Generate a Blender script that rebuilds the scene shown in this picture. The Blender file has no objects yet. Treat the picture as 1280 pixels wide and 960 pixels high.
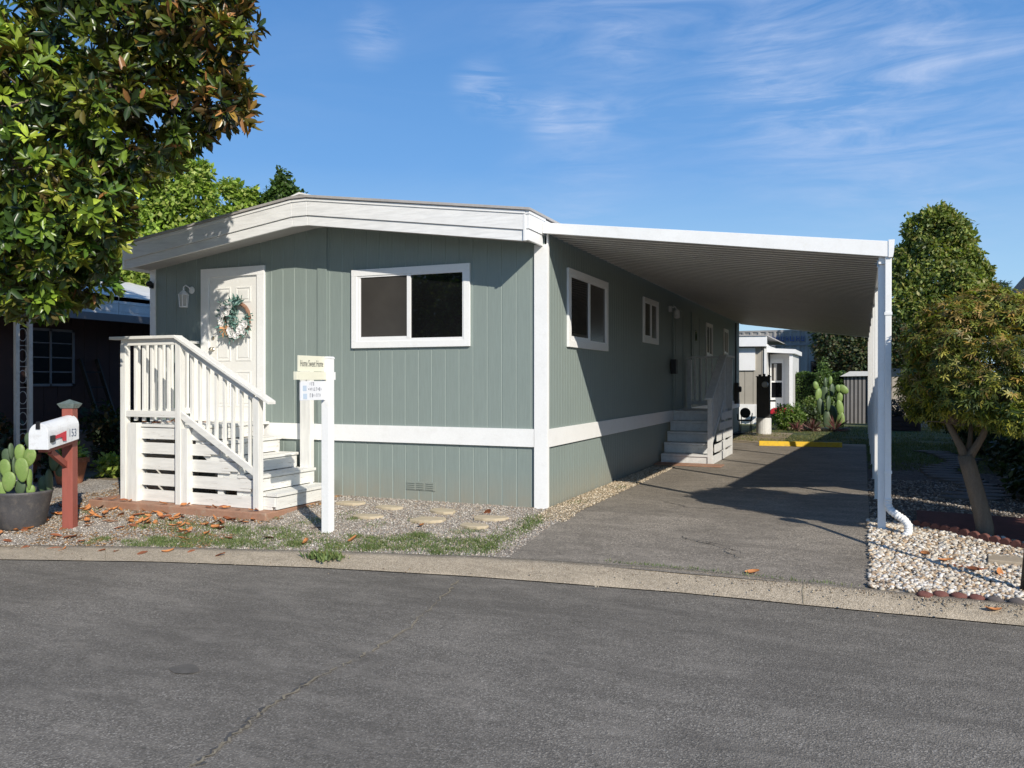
import bpy, math, random
import numpy as np
from mathutils import Vector, Matrix
rnd = random.Random(7); nr = np.random.default_rng(11)
sc = bpy.context.scene; COL = sc.collection
R = math.radians
# ---------------------------------------------------------------- materials
def newmat(name):
    m = bpy.data.materials.new(name); m.use_nodes = True
    nt = m.node_tree; b = nt.nodes['Principled BSDF']
    return m, nt, b
def N(nt, t, **k):
    n = nt.nodes.new(t)
    for a, v in k.items():
        if a in n.inputs.keys() if isinstance(a, str) else False: n.inputs[a].default_value = v
        else: setattr(n, a, v)
    return n
def L(nt, a, b): nt.links.new(a, b)
def coords(nt, scale=(1,1,1)):
    tc = N(nt, 'ShaderNodeTexCoord'); mp = N(nt, 'ShaderNodeMapping'); mp.inputs['Scale'].default_value = scale
    L(nt, tc.outputs['Object'], mp.inputs['Vector']); return mp.outputs['Vector']
def noise(nt, vec, scale, detail=4, rough=.6):
    n = N(nt, 'ShaderNodeTexNoise'); n.inputs['Scale'].default_value = scale
    n.inputs['Detail'].default_value = detail; n.inputs['Roughness'].default_value = rough
    L(nt, vec, n.inputs['Vector']); return n.outputs['Fac']
def ramp(nt, fac, stops):
    r = N(nt, 'ShaderNodeValToRGB'); e = r.color_ramp.elements
    while len(e) < len(stops): e.new(.5)
    for i, (p, c) in enumerate(stops):
        e[i].position = p; e[i].color = (c[0], c[1], c[2], 1) if not isinstance(c, (int, float)) else (c, c, c, 1)
    L(nt, fac, r.inputs['Fac']); return r.outputs['Color']
def mix(nt, f, a, b, mode='MIX'):
    n = N(nt, 'ShaderNodeMix', data_type='RGBA', blend_type=mode)
    if isinstance(f, (int, float)): n.inputs[0].default_value = f
    else: L(nt, f, n.inputs[0])
    for s, v in ((6, a), (7, b)):
        if isinstance(v, tuple): n.inputs[s].default_value = (v[0], v[1], v[2], 1)
        else: L(nt, v, n.inputs[s])
    return n.outputs[2]
def bump(nt, b, h, dist=.01, strength=.6):
    n = N(nt, 'ShaderNodeBump'); n.inputs['Distance'].default_value = dist; n.inputs['Strength'].default_value = strength
    L(nt, h, n.inputs['Height']); L(nt, n.outputs[0], b.inputs['Normal'])
def pm(name, c, var=.18, scale=3, rough=.6, bs=40, bd=.003, st=(1,1,1), metallic=0, spec=.5, dirt=None, dirtamt=.5):
    """general painted / plain surface: base colour with broad and fine variation"""
    m, nt, b = newmat(name); v = coords(nt, st)
    n1 = noise(nt, v, scale, 5); n2 = noise(nt, v, scale*14, 3)
    lo = tuple(x*(1-var) for x in c); hi = tuple(min(1, x*(1+var*.6)) for x in c)
    col = ramp(nt, n1, [(.3, lo), (.7, hi)])
    col = mix(nt, .35, col, ramp(nt, n2, [(.35, lo), (.65, hi)]))
    if dirt:
        d = ramp(nt, noise(nt, v, scale*2.3, 8, .7), [(.52, 0.0), (.68, dirtamt)])
        col = mix(nt, d, col, dirt)
    L(nt, col, b.inputs['Base Color']); b.inputs['Roughness'].default_value = rough
    b.inputs['Metallic'].default_value = metallic; b.inputs['Specular IOR Level'].default_value = spec
    if bd: bump(nt, b, noise(nt, v, bs, 4), bd)
    return m
def worn_wood(name, c, st, bare=(.33,.27,.2), amt=.8, lo=.6):
    m, nt, b = newmat(name); v = coords(nt, st)
    n1 = noise(nt, v, 5, 6, .65); n2 = noise(nt, coords(nt, (1,1,1)), 2.2, 4)
    col = ramp(nt, n1, [(.25, tuple(x*.8 for x in c)), (.6, c)])
    col = mix(nt, ramp(nt, n2, [(.4, 0.0), (.75, .25)]), col, tuple(x*.72 for x in c))
    chip = ramp(nt, noise(nt, v, 11, 8, .7), [(lo, 0.0), (lo+.04, amt)])
    col = mix(nt, chip, col, bare)
    L(nt, col, b.inputs['Base Color']); b.inputs['Roughness'].default_value = .6
    bump(nt, b, n1, .004); return m
def siding_mat(name, c):
    m, nt, b = newmat(name)
    v = coords(nt, (9, 9, .5)); g = noise(nt, v, 6, 6, .7)
    v2 = coords(nt); big = noise(nt, v2, 1.1, 4)
    col = ramp(nt, g, [(.25, tuple(x*.88 for x in c)), (.7, tuple(x*1.07 for x in c))])
    col = mix(nt, ramp(nt, big, [(.35, 0.0), (.75, .3)]), col, tuple(x*.86 for x in c))
    # splash dirt near the ground
    sp = N(nt, 'ShaderNodeSeparateXYZ'); tc = N(nt, 'ShaderNodeTexCoord'); L(nt, tc.outputs['Object'], sp.inputs[0])
    mr = N(nt, 'ShaderNodeMapRange'); mr.inputs['From Min'].default_value = .0; mr.inputs['From Max'].default_value = .45
    mr.inputs['To Min'].default_value = 1.0; mr.inputs['To Max'].default_value = 0
    L(nt, sp.outputs['Z'], mr.inputs['Value'])
    mm = N(nt, 'ShaderNodeMath', operation='MULTIPLY'); L(nt, mr.outputs[0], mm.inputs[0]); L(nt, noise(nt, v2, 4, 6, .7), mm.inputs[1])
    col = mix(nt, mm.outputs[0], col, (.30,.26,.19))
    L(nt, col, b.inputs['Base Color']); b.inputs['Roughness'].default_value = .55
    bump(nt, b, g, .002); return m
M = {}
SID = (.243,.292,.268)
M['siding'] = siding_mat('sage_siding_paint', SID)
M['groove'] = pm('siding_groove_highlight', (.32,.375,.345), .1, 8, .5)  # lighter copy of the siding, groove edge highlight put into the colour
M['white'] = pm('white_trim_paint', (.88,.88,.86), .05, 2.5, .45, dirt=(.6,.58,.52), dirtamt=.15)
M['fasciaw'] = worn_wood('white_fascia_paint', (.88,.88,.86), (.6,4,6), (.65,.63,.6), .3, .64)
M['wwx'] = worn_wood('weathered_white_board', (.82,.81,.76), (.5,5,5), amt=.7, lo=.63)
M['wwz'] = worn_wood('weathered_white_post', (.82,.81,.76), (5,5,.5), amt=.6, lo=.65)
M['wwy'] = worn_wood('weathered_white_tread', (.80,.79,.74), (5,.5,5), amt=.8, lo=.60)
M['side_ww'] = worn_wood('grey_white_side_step', (.72,.72,.70), (2,2,2), amt=.6, lo=.62)
M['vinyl'] = pm('white_vinyl', (.85,.85,.84), .04, 4, .3, bd=0)
M['doorw'] = pm('white_door_paint', (.84,.83,.79), .04, 3, .35, bd=0)
M['alu'] = pm('white_enamel_aluminium', (.88,.88,.86), .05, 3, .35, bd=0, dirt=(.6,.57,.5), dirtamt=.15)
M['pan'] = pm('carport_pan_enamel', (.82,.81,.79), .12, 2, .45, bd=0)
M['roofgrey'] = pm('grey_roof_coating', (.42,.40,.38), .2, 3, .8)
M['soffit'] = pm('soffit_grey', (.45,.44,.42), .1, 3, .7)
M['red'] = worn_wood('barn_red_stain', (.31,.085,.06), (5,5,.6), (.2,.08,.05), .6, .6)
M['metalw'] = pm('white_mailbox_enamel', (.72,.74,.76), .08, 5, .3, bd=0, dirt=(.35,.3,.25), dirtamt=.3)
M['black'] = pm('black_plastic', (.012,.012,.013), .2, 6, .45, bd=0)
M['blackpaint'] = pm('black_paint', (.01,.01,.01), .2, 6, .5)
M['redplastic'] = pm('red_plastic', (.55,.03,.05), .15, 6, .4, bd=0)
M['chrome'] = pm('satin_nickel', (.65,.6,.5), .1, 6, .25, metallic=1, bd=0)
M['copper'] = pm('weathered_copper', (.20,.25,.23), .4, 20, .5, metallic=.4)
M['steel'] = pm('galvanised_steel', (.45,.46,.47), .15, 9, .45, metallic=.8, bd=0)
M['clay'] = pm('terracotta', (.34,.13,.07), .25, 5, .8)
M['potm'] = pm('dark_pot_plastic', (.085,.082,.085), .35, 5, .55, dirt=(.2,.17,.14), dirtamt=.4)
M['pad'] = pm('red_brown_concrete', (.36,.20,.13), .25, 4, .85, dirt=(.4,.33,.25), dirtamt=.5)
M['cream'] = pm('cream_sign_paint', (.80,.78,.62), .05, 4, .5, bd=0)
M['signw'] = pm('sign_white', (.80,.81,.83), .05, 5, .35, bd=0)
M['ink'] = pm('dark_ink', (.05,.05,.05), .1, 9, .6, bd=0)
M['inkgrey'] = pm('grey_ink', (.30,.31,.34), .1, 9, .6, bd=0)
M['paleblue'] = pm('pale_blue_print', (.50,.60,.72), .1, 9, .6, bd=0)
M['numblue'] = pm('number_slate', (.10,.13,.2), .1, 9, .6, bd=0)
M['yellow'] = pm('yellow_curb_paint', (.78,.50,.03), .15, 6, .7, dirt=(.3,.22,.1), dirtamt=.6)
M['slate'] = pm('tan_paver', (.52,.43,.29), .25, 7, .9, dirt=(.4,.36,.3), dirtamt=.5)
M['brick'] = pm('dark_red_scallop_edging', (.17,.065,.05), .35, 6, .85)
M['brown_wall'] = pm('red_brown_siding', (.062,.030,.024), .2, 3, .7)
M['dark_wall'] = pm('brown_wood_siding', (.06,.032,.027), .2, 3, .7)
M['tan'] = pm('tan_siding', (.40,.37,.31), .12, 3, .7)
M['grey_metal'] = pm('weathered_grey_ribbed_metal', (.30,.29,.28), .3, 1.2, .7)
M['shed'] = pm('grey_shed_metal', (.22,.21,.20), .2, 2, .6)
M['tanfence'] = pm('tan_fence_board', (.46,.40,.32), .2, 3, .8)
M['darkbox'] = pm('dark_grey_box', (.05,.048,.045), .2, 5, .6)
M['bluegrey'] = pm('blue_grey_gutter', (.20,.20,.21), .1, 4, .5)
M['dullwhite'] = pm('dull_white_paint', (.66,.66,.64), .12, 2, .6, dirt=(.3,.28,.25), dirtamt=.4)
M['curtain'] = pm('curtain', (.5,.48,.45), .1, 9, .9)
M['bluepanel'] = pm('blue_panel', (.05,.08,.22), .2, 9, .3)
M['twig'] = pm('twig_brown', (.30,.17,.11), .4, 25, .9, bs=60, bd=.01)
M['bluegreen'] = pm('silk_eucalyptus', (.13,.27,.25), .4, 20, .7, bd=0)
M['whitepetal'] = pm('silk_white_petal', (.82,.80,.78), .06, 20, .7, bd=0)
M['peach'] = pm('peach_ribbon', (.62,.34,.17), .2, 20, .7, bd=0)
def glass_mat(name, c, rough=.02, spec=.5):
    m, nt, b = newmat(name)
    v = coords(nt); n = noise(nt, v, 1.3, 3)
    L(nt, ramp(nt, n, [(.3, tuple(x*.8 for x in c)), (.7, tuple(x*1.2 for x in c))]), b.inputs['Base Color'])
    b.inputs['Roughness'].default_value = rough; b.inputs['Specular IOR Level'].default_value = spec
    bump(nt, b, n, .002, .3); return m
M['glass'] = glass_mat('dark_window_glass', (.006,.006,.007))
M['screen'] = glass_mat('screened_window_glass', (.055,.05,.045), .22, .45)
M['lampglass'] = glass_mat('lamp_glass', (.4,.4,.38), .1)
# asphalt
def asphalt(name, c, agg, blotch=.35, big=.35, sc1=95):
    m, nt, b = newmat(name); v = coords(nt)
    vo = N(nt, 'ShaderNodeTexVoronoi'); vo.inputs['Scale'].default_value = sc1; L(nt, v, vo.inputs['Vector'])
    sp = N(nt, 'ShaderNodeSeparateColor'); L(nt, vo.outputs['Color'], sp.inputs[0])
    col = ramp(nt, sp.outputs[0], [(.0, tuple(x*.6 for x in c)), (.6, c), (.85, tuple(x*1.35 for x in c)), (1., agg)])
    v3 = N(nt, 'ShaderNodeTexVoronoi'); v3.inputs['Scale'].default_value = 22; L(nt, v, v3.inputs['Vector'])
    s3 = N(nt, 'ShaderNodeSeparateColor'); L(nt, v3.outputs['Color'], s3.inputs[0])
    mm = N(nt, 'ShaderNodeMath', operation='MULTIPLY'); L(nt, ramp(nt, s3.outputs[1], [(.965, 0.0), (.975, .7)]), mm.inputs[0])
    L(nt, ramp(nt, v3.outputs['Distance'], [(.16, 1.0), (.22, 0.0)]), mm.inputs[1])
    col = mix(nt, mm.outputs[0], col, tuple(x*1.3 for x in agg))
    n1 = noise(nt, v, big, 5, .6)
    col = mix(nt, ramp(nt, n1, [(.35, blotch), (.65, 0.0)]), col, tuple(x*.45 for x in c))
    n2 = noise(nt, coords(nt, (1, 2.2, 1)), 2.1, 6, .7)
    col = mix(nt, ramp(nt, n2, [(.48, 0.0), (.72, .5)]), col, tuple(x*1.5 for x in c))
    n4 = noise(nt, coords(nt, (.5, 3.0, 1)), 1.6, 7, .75)
    col = mix(nt, ramp(nt, n4, [(.36, .5), (.5, 0.0)]), col, tuple(x*.55 for x in c))
    n3 = noise(nt, v, 7, 6, .75)
    col = mix(nt, ramp(nt, n3, [(.30, .6), (.42, 0.0)]), col, tuple(x*.4 for x in c))
    L(nt, col, b.inputs['Base Color']); b.inputs['Roughness'].default_value = .85
    b.inputs['Specular IOR Level'].default_value = .3
    bump(nt, b, vo.outputs['Distance'], .006, .7); return m
M['road'] = asphalt('street_asphalt', (.196,.176,.146), (.38,.35,.30), .5, .5, sc1=110)
M['drive'] = asphalt('driveway_asphalt', (.262,.230,.188), (.48,.42,.34), .5, .9)
def gravel_mat(name, cols, scale, bd=.012):
    m, nt, b = newmat(name); v = coords(nt)
    vo = N(nt, 'ShaderNodeTexVoronoi'); vo.inputs['Scale'].default_value = scale; L(nt, v, vo.inputs['Vector'])
    sp = N(nt, 'ShaderNodeSeparateColor'); L(nt, vo.outputs['Color'], sp.inputs[0])
    k = len(cols); col = ramp(nt, sp.outputs[0], [(i/(k-1), c) for i, c in enumerate(cols)])
    gap = ramp(nt, vo.outputs['Distance'], [(.35, 0.0), (.7, .75)])
    col = mix(nt, gap, col, tuple(x*.35 for x in cols[0]))
    big = noise(nt, v, 1.3, 5)
    col = mix(nt, ramp(nt, big, [(.45, 0.0), (.7, .55)]), col, tuple(x*.7 for x in cols[1]))
    L(nt, col, b.inputs['Base Color']); b.inputs['Roughness'].default_value = .9
    inv = N(nt, 'ShaderNodeMath', operation='SUBTRACT'); inv.inputs[0].default_value = 1; L(nt, vo.outputs['Distance'], inv.inputs[1])
    bump(nt, b, inv.outputs[0], bd, .9); return m
M['gravel'] = gravel_mat('grey_pea_gravel', [(.24,.21,.18), (.42,.37,.30), (.56,.51,.43), (.68,.63,.55)], 55)
M['rockbed'] = gravel_mat('white_rock_bed', [(.20,.15,.10), (.45,.37,.27), (.6,.55,.47), (.7,.67,.6)], 28)
M['mulch'] = gravel_mat('dark_mulch', [(.05,.04,.03), (.09,.07,.055), (.16,.13,.10), (.24,.21,.17)], 30)
M['soil'] = pm('dry_soil', (.20,.155,.10), .4, 3, .95, bs=60, bd=.01)
M['lawn'] = pm('patchy_lawn', (.075,.10,.028), .6, 1.6, .95, bs=80, bd=.02, dirt=(.26,.2,.09), dirtamt=.8)
M['dirtstrip'] = gravel_mat('tan_dirt_edge', [(.25,.19,.12), (.38,.30,.19), (.48,.39,.26), (.6,.53,.4)], 60)
M['concrete'] = asphalt('gutter_concrete', (.42,.35,.255), (.58,.51,.41), .25, .7, sc1=150)
M['crack'] = pm('crack_sand', (.27,.23,.16), .5, 20, .95)
M['oil'] = pm('dark_oil_patch', (.085,.08,.074), .3, 9, .6)
def leafmat(name, rough=.5, trans=.25, under=None, spec=.5):
    m, nt, b = newmat(name)
    at = N(nt, 'ShaderNodeAttribute', attribute_name='tint')
    col = at.outputs['Color']
    v = coords(nt); col = mix(nt, ramp(nt, noise(nt, v, 14, 2), [(.3, .35), (.7, 0.0)]), col, (.02,.03,.008))
    if under:
        g = N(nt, 'ShaderNodeNewGeometry'); col = mix(nt, g.outputs['Backfacing'], col, mix(nt, .4, col, under))
    L(nt, col, b.inputs['Base Color']); b.inputs['Roughness'].default_value = rough; b.inputs['Specular IOR Level'].default_value = spec
    out = nt.nodes['Material Output']
    if trans:
        t = N(nt, 'ShaderNodeBsdfTranslucent'); ms = N(nt, 'ShaderNodeMixShader'); ms.inputs[0].default_value = trans
        L(nt, mix(nt, 1., col, (1.3,1.5,.5), 'MULTIPLY'), t.inputs[0]); L(nt, b.outputs[0], ms.inputs[1]); L(nt, t.outputs[0], ms.inputs[2]); L(nt, ms.outputs[0], out.inputs[0])
    return m
M['leaf'] = leafmat('leaf_green', .5, .3)
M['magleaf'] = leafmat('magnolia_leaf', .33, .15, (.20,.10,.04), .5)
M['mapleleaf'] = leafmat('maple_leaf', .5, .3)
M['grass'] = leafmat('grass_blade', .6, .25)
M['tintrock'] = None
def tintmat(name, rough):
    m, nt, b = newmat(name); at = N(nt, 'ShaderNodeAttribute', attribute_name='tint')
    v = coords(nt); L(nt, mix(nt, ramp(nt, noise(nt, v, 30, 4), [(.35, .35), (.65, 0.0)]), at.outputs['Color'], (.15,.11,.07)), b.inputs['Base Color'])
    b.inputs['Roughness'].default_value = rough; return m
M['stone'] = tintmat('small_stone', .85)
M['bark'] = pm('grey_brown_bark', (.17,.135,.10), .4, 4, .9, bs=18, bd=.02, st=(3,3,.6))
M['barkdark'] = pm('dark_bark', (.07,.05,.035), .4, 4, .9, bs=18, bd=.02, st=(3,3,.6))
M['cactus'] = pm('cactus_green', (.19,.29,.075), .25, 6, .5, bs=60, bd=.004, dirt=(.35,.36,.16), dirtamt=.4)
M['cactusdark'] = pm('cactus_blue_green', (.07,.11,.055), .25, 6, .5)
M['redleaf'] = pm('red_grassy_leaf', (.16,.05,.06), .4, 6, .6)
M['dryleaf'] = pm('dry_magnolia_leaf', (.62,.25,.08), .45, 14, .65, bs=30, bd=.003, dirt=(.22,.09,.04), dirtamt=.8)
M['dryleaf2'] = pm('brown_magnolia_leaf', (.30,.10,.04), .4, 14, .7, bs=30, bd=.003)
M['hose'] = pm('hose_black', (.03,.035,.03), .2, 8, .5)
# ---------------------------------------------------------------- mesh helpers
def worg(o):
    v = Vector((0,0,0))
    while o is not None: v += o.location; o = o.parent
    return v
class MB:
    def __init__(s): s.v = []; s.f = []; s.m = []
    def add(s, v, f, mi=0):
        k = len(s.v); s.v += [tuple(p) for p in v]; s.f += [tuple(i+k for i in q) for q in f]; s.m += [mi]*len(f); return s
    def box(s, x0, y0, z0, x1, y1, z1, mi=0):
        x0, x1 = sorted((x0,x1)); y0, y1 = sorted((y0,y1)); z0, z1 = sorted((z0,z1))
        v = [(x0,y0,z0),(x1,y0,z0),(x1,y1,z0),(x0,y1,z0),(x0,y0,z1),(x1,y0,z1),(x1,y1,z1),(x0,y1,z1)]
        return s.add(v, [(0,3,2,1),(4,5,6,7),(0,1,5,4),(1,2,6,5),(2,3,7,6),(3,0,4,7)], mi)
    def prism(s, poly, ax, a, b, mi=0):
        """poly: 2D points in the plane of the two other axes (x,z for ax='y'; y,z for 'x'; x,y for 'z')"""
        def P(p, t): return {'y': (p[0], t, p[1]), 'x': (t, p[0], p[1]), 'z': (p[0], p[1], t)}[ax]
        n = len(poly); A = sum(poly[i][0]*poly[(i+1)%n][1]-poly[(i+1)%n][0]*poly[i][1] for i in range(n))
        if (A < 0) != (ax == 'y'): poly = poly[::-1]
        a, b = min(a,b), max(a,b)
        v = [P(p, a) for p in poly] + [P(p, b) for p in poly]
        return s.add(v, [tuple(range(n))[::-1], tuple(range(n, 2*n))] + [(i, (i+1)%n, n+(i+1)%n, n+i) for i in range(n)], mi)
    def beam(s, p, q, w, h, mi=0, up=(0,0,1)):
        p, q = Vector(p), Vector(q); d = (q-p).normalized(); sd = d.cross(Vector(up))
        if sd.length < 1e-4: sd = Vector((1,0,0))
        sd.normalize(); u = sd.cross(d)
        v = [b + sd*(sx*w/2) + u*(sz*h/2) for b in (p, q) for sx, sz in ((-1,-1),(1,-1),(1,1),(-1,1))]
        return s.add(v, [(3,2,1,0),(4,5,6,7),(0,1,5,4),(1,2,6,5),(2,3,7,6),(3,0,4,7)], mi)
    def tube(s, pts, rad, n=10, mi=0, flat=1.0):
        pts = [Vector(p) for p in pts]; rad = [rad]*len(pts) if isinstance(rad, (int, float)) else rad
        v = []; ref = Vector((.3,.2,1)).normalized(); 
        for i, p in enumerate(pts):
            d = (pts[min(i+1, len(pts)-1)] - pts[max(i-1, 0)]).normalized()
            if i == 0:
                a = d.cross(ref) if abs(d.dot(ref)) < .9 else d.cross(Vector((1,0,0))); a.normalize()
            else: a = (a - d*a.dot(d)).normalized()
            b = d.cross(a)
            v += [p + (a*math.cos(t)*flat + b*math.sin(t))*rad[i] for t in [2*math.pi*k/n for k in range(n)]]
        f = [(i*n+k, i*n+(k+1)%n, (i+1)*n+(k+1)%n, (i+1)*n+k) for i in range(len(pts)-1) for k in range(n)]
        f += [tuple(range(n))[::-1], tuple((len(pts)-1)*n+k for k in range(n))]
        return s.add(v, f, mi)
    def lathe(s, prof, c=(0,0,0), n=24, mi=0, axis=(0,0,1), sx=1.):
        c = Vector(c); q = Vector((0,0,1)).rotation_difference(Vector(axis)); v = []
        for r_, z in prof: v += [c + q @ Vector((r_*math.cos(2*math.pi*k/n)*sx, r_*math.sin(2*math.pi*k/n), z)) for k in range(n)]
        m = len(prof)
        f = [(i*n+k, i*n+(k+1)%n, (i+1)*n+(k+1)%n, (i+1)*n+k) for i in range(m-1) for k in range(n)]
        f += [tuple(range(n))[::-1], tuple((m-1)*n+k for k in range(n))]
        return s.add(v, f, mi)
    def ball(s, c, r, n=10, mi=0):
        if isinstance(r, (int, float)): r = (r,r,r)
        prof = [(math.sin(math.pi*i/n) + 1e-4, -math.cos(math.pi*i/n)) for i in range(n+1)]
        k = len(s.v); s.lathe(prof, (0,0,0), n*2, mi)
        for i in range(k, len(s.v)):
            p = s.v[i]; s.v[i] = (c[0]+p[0]*r[0], c[1]+p[1]*r[1], c[2]+p[2]*r[2])
        return s
    def build(s, name, mats, parent=None, origin=None, bevel=0, smooth=False):
        if not isinstance(mats, (list, tuple)): mats = [mats]
        V = np.array(s.v, float)
        if parent is not None: o0 = worg(parent)
        elif origin is not None: o0 = Vector(origin)
        else: o0 = Vector(((V[:,0].min()+V[:,0].max())/2, (V[:,1].min()+V[:,1].max())/2, V[:,2].min()))
        me = bpy.data.meshes.new(name); me.from_pydata([tuple(p) for p in (V - np.array(o0))], [], s.f)
        for m in mats: me.materials.append(m)
        if len(mats) > 1: me.polygons.foreach_set('material_index', s.m)
        if smooth: me.shade_smooth()
        me.update(); o = bpy.data.objects.new(name, me); COL.objects.link(o)
        if parent is not None: o.parent = parent
        else: o.location = o0
        if bevel:
            b = o.modifiers.new('bevel', 'BEVEL'); b.width = bevel; b.segments = 2; b.limit_method = 'ANGLE'
        return o
def tag(o, label=None, cat=None, group=None, kind=None):
    if label: o['label'] = label
    if cat: o['category'] = cat
    if group: o['group'] = group
    if kind: o['kind'] = kind
    return o
def thing(name, loc, label, cat, group=None):
    o = bpy.data.objects.new(name, None); o.empty_display_size = .2; COL.objects.link(o); o.location = loc
    return tag(o, label, cat, group)
def Gz(y, x=0): return max(.09*min(y, 0), -.3)
def tri_mesh(name, V, F, mat, tint=None, parent=None, origin=(0,0,0)):
    """V (n,3), F (m,k) arrays; tint (m,3) per face"""
    o0 = np.array(worg(parent) if parent is not None else origin, float)
    me = bpy.data.meshes.new(name); m, k = F.shape
    me.vertices.add(len(V)); me.vertices.foreach_set('co', (V-o0).astype(np.float32).ravel())
    me.loops.add(m*k); me.loops.foreach_set('vertex_index', F.astype(np.int32).ravel())
    me.polygons.add(m); me.polygons.foreach_set('loop_start', np.arange(0, m*k, k, dtype=np.int32))
    me.update(calc_edges=True)
    if tint is not None:
        a = me.attributes.new('tint', 'FLOAT_COLOR', 'FACE')
        a.data.foreach_set('color', np.c_[tint, np.ones(len(tint))].astype(np.float32).ravel())
    me.materials.append(mat); me.validate()
    o = bpy.data.objects.new(name, me); COL.objects.link(o)
    if parent is not None: o.parent = parent
    else: o.location = Vector(o0)
    return o
def unit(a): return a/np.maximum(np.linalg.norm(a, axis=1, keepdims=True), 1e-9)
def leaves(P, D, Up, ln, w, tint, tmpl):
    """instance a leaf template (verts (k,3) in [along, side, normal], faces) at P along D"""
    tv, tf = tmpl; tv = np.array(tv, float); tf = np.array(tf)
    D = unit(D); S = unit(np.cross(D, Up)); U = np.cross(S, D)
    n = len(P); ln = np.broadcast_to(ln, n)[:,None,None]; w = np.broadcast_to(w, n)[:,None,None]
    V = P[:,None,:] + D[:,None,:]*tv[None,:,0:1]*ln + S[:,None,:]*tv[None,:,1:2]*w + U[:,None,:]*tv[None,:,2:3]*w
    F = tf[None] + (np.arange(n)*len(tv))[:,None,None]
    return V.reshape(-1,3), F.reshape(-1, tf.shape[1]), np.repeat(tint, len(tf), axis=0)
LEAF_BIG = ([(0,0,0),(.3,.40,.16),(.72,.38,.02),(1,0,-.35),(.72,-.38,.02),(.3,-.40,.16)], [(0,1,2,3),(0,3,4,5)])
LEAF_SMALL = ([(0,0,0),(.5,.5,.12),(1,0,0),(.5,-.5,.12)], [(0,2,1,1),(0,3,2,2)])
LEAF_SMALL = ([(0,0,0),(.5,.5,.12),(1,0,0),(.5,-.5,.12)], [(0,1,2,3)])
def star():
    v = [(0,0,0)]; f = []
    for k, a in enumerate((-105,-55,0,55,105)):
        l = (.62,.9,1.1,.9,.62)[k]; a = R(a); c, s = math.cos(a), math.sin(a); i = len(v)
        v += [(c*l*.5-s*.11, s*l*.5+c*.11, .04), (c*l, s*l, -.12), (c*l*.5+s*.11, s*l*.5-c*.11, .04)]
        f.append((0, i+2, i+1, i))
    return v, f
LEAF_STAR = star()
def rand_dirs(n): return unit(nr.normal(size=(n,3)))
def shell(clumps, n, inner=.55, keep=.82):
    """points on and just inside the outer surface of a union of ellipsoids, with outward direction"""
    c = np.array([q[:3] for q in clumps], float); r = np.array([q[3:6] if len(q) > 4 else (q[3],)*3 for q in clumps], float)
    a = (r[:,0]*r[:,1]*r[:,2])**(2/3); idx = nr.choice(len(c), n*3, p=a/a.sum())
    d = rand_dirs(n*3); k = inner + (1-inner)*nr.random(n*3)**.5; k = k*(1+.10*np.sin(d[:,0]*9+idx)*np.cos(d[:,2]*8+idx*2))
    P = c[idx] + d*r[idx]*k[:,None]
    q = ((P[:,None,:]-c[None])/r[None]); q = np.linalg.norm(q, axis=2); q[np.arange(len(P)), idx] = 9
    ok = q.min(axis=1) > keep
    P, d = P[ok][:n], unit(d[ok][:n]*(1/r[idx[ok][:n]])); return P, d
def tintvar(n, cols, var=.25):
    cols = np.array(cols, float); i = nr.integers(0, len(cols), n); return cols[i]*(1+var*(nr.random((n,1))*2-1))
def foliage(name, clumps, n, ln, cols, parent, mat=None, tmpl=LEAF_SMALL, droop=.3, w=.55, inner=.55, per=1, topcols=None, keep=.82, spread=.9, var=.3):
    P, d = shell(clumps, n, inner, keep); n0 = len(P)
    if per > 1:
        P = np.repeat(P, per, axis=0) + nr.normal(size=(n0*per,3))*ln*.35; d = np.repeat(d, per, axis=0)
    n = len(P); D = d*.5 + rand_dirs(n)*spread + np.array([0,0,-droop]); Up = unit(d*.8 + rand_dirs(n)*.6 + np.array([0,0,.5]))
    t = tintvar(n, cols, var)
    # tint by clump noise so that light and dark masses read
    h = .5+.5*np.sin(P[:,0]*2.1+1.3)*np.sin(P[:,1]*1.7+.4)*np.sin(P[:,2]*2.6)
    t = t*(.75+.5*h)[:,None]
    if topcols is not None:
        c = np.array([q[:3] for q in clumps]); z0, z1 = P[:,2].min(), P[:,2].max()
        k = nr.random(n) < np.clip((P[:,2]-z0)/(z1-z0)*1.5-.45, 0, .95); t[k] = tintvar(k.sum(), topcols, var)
    s = ln*(.65+.7*nr.random(n))
    V, F, T = leaves(P, D, Up, s, s*w, t, tmpl)
    return tri_mesh(name, V, F, mat or M['leaf'], T, parent)
# ---------------------------------------------------------------- camera, sun, sky
cam = bpy.data.cameras.new('camera'); co = bpy.data.objects.new('camera', cam); COL.objects.link(co); sc.camera = co
FPX = 1026.2; cam.sensor_width = 36; cam.lens = 36*FPX/1280; cam.clip_end = 3000; cam.clip_start = .05
co.location = (3.6427, -9.6317, 1.6); co.rotation_euler = (R(90)-.0035, 0, .4034)
SV = Vector((1.23,-1.05,1.0)).normalized()
sun = bpy.data.lights.new('sun', 'SUN'); sun.energy = 5.0; sun.angle = R(.5); sun.color = (1,.93,.82)
so = bpy.data.objects.new('sun', sun); COL.objects.link(so); so.rotation_euler = SV.to_track_quat('Z', 'Y').to_euler(); so.location = (20,-20,20)
w = bpy.data.worlds.new('World'); sc.world = w; w.use_nodes = True; nt = w.node_tree
bg = nt.nodes['Background']; bg.inputs[1].default_value = .13
sky = N(nt, 'ShaderNodeTexSky'); sky.sky_type = 'NISHITA'; sky.sun_disc = False
sky.sun_elevation = math.asin(SV.z); sky.sun_rotation = math.atan2(SV.x, SV.y); sky.air_density = 1.0; sky.dust_density = .3; sky.ozone_density = 2.5
tc = N(nt, 'ShaderNodeTexCoord'); D_ = tc.outputs['Generated']
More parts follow.
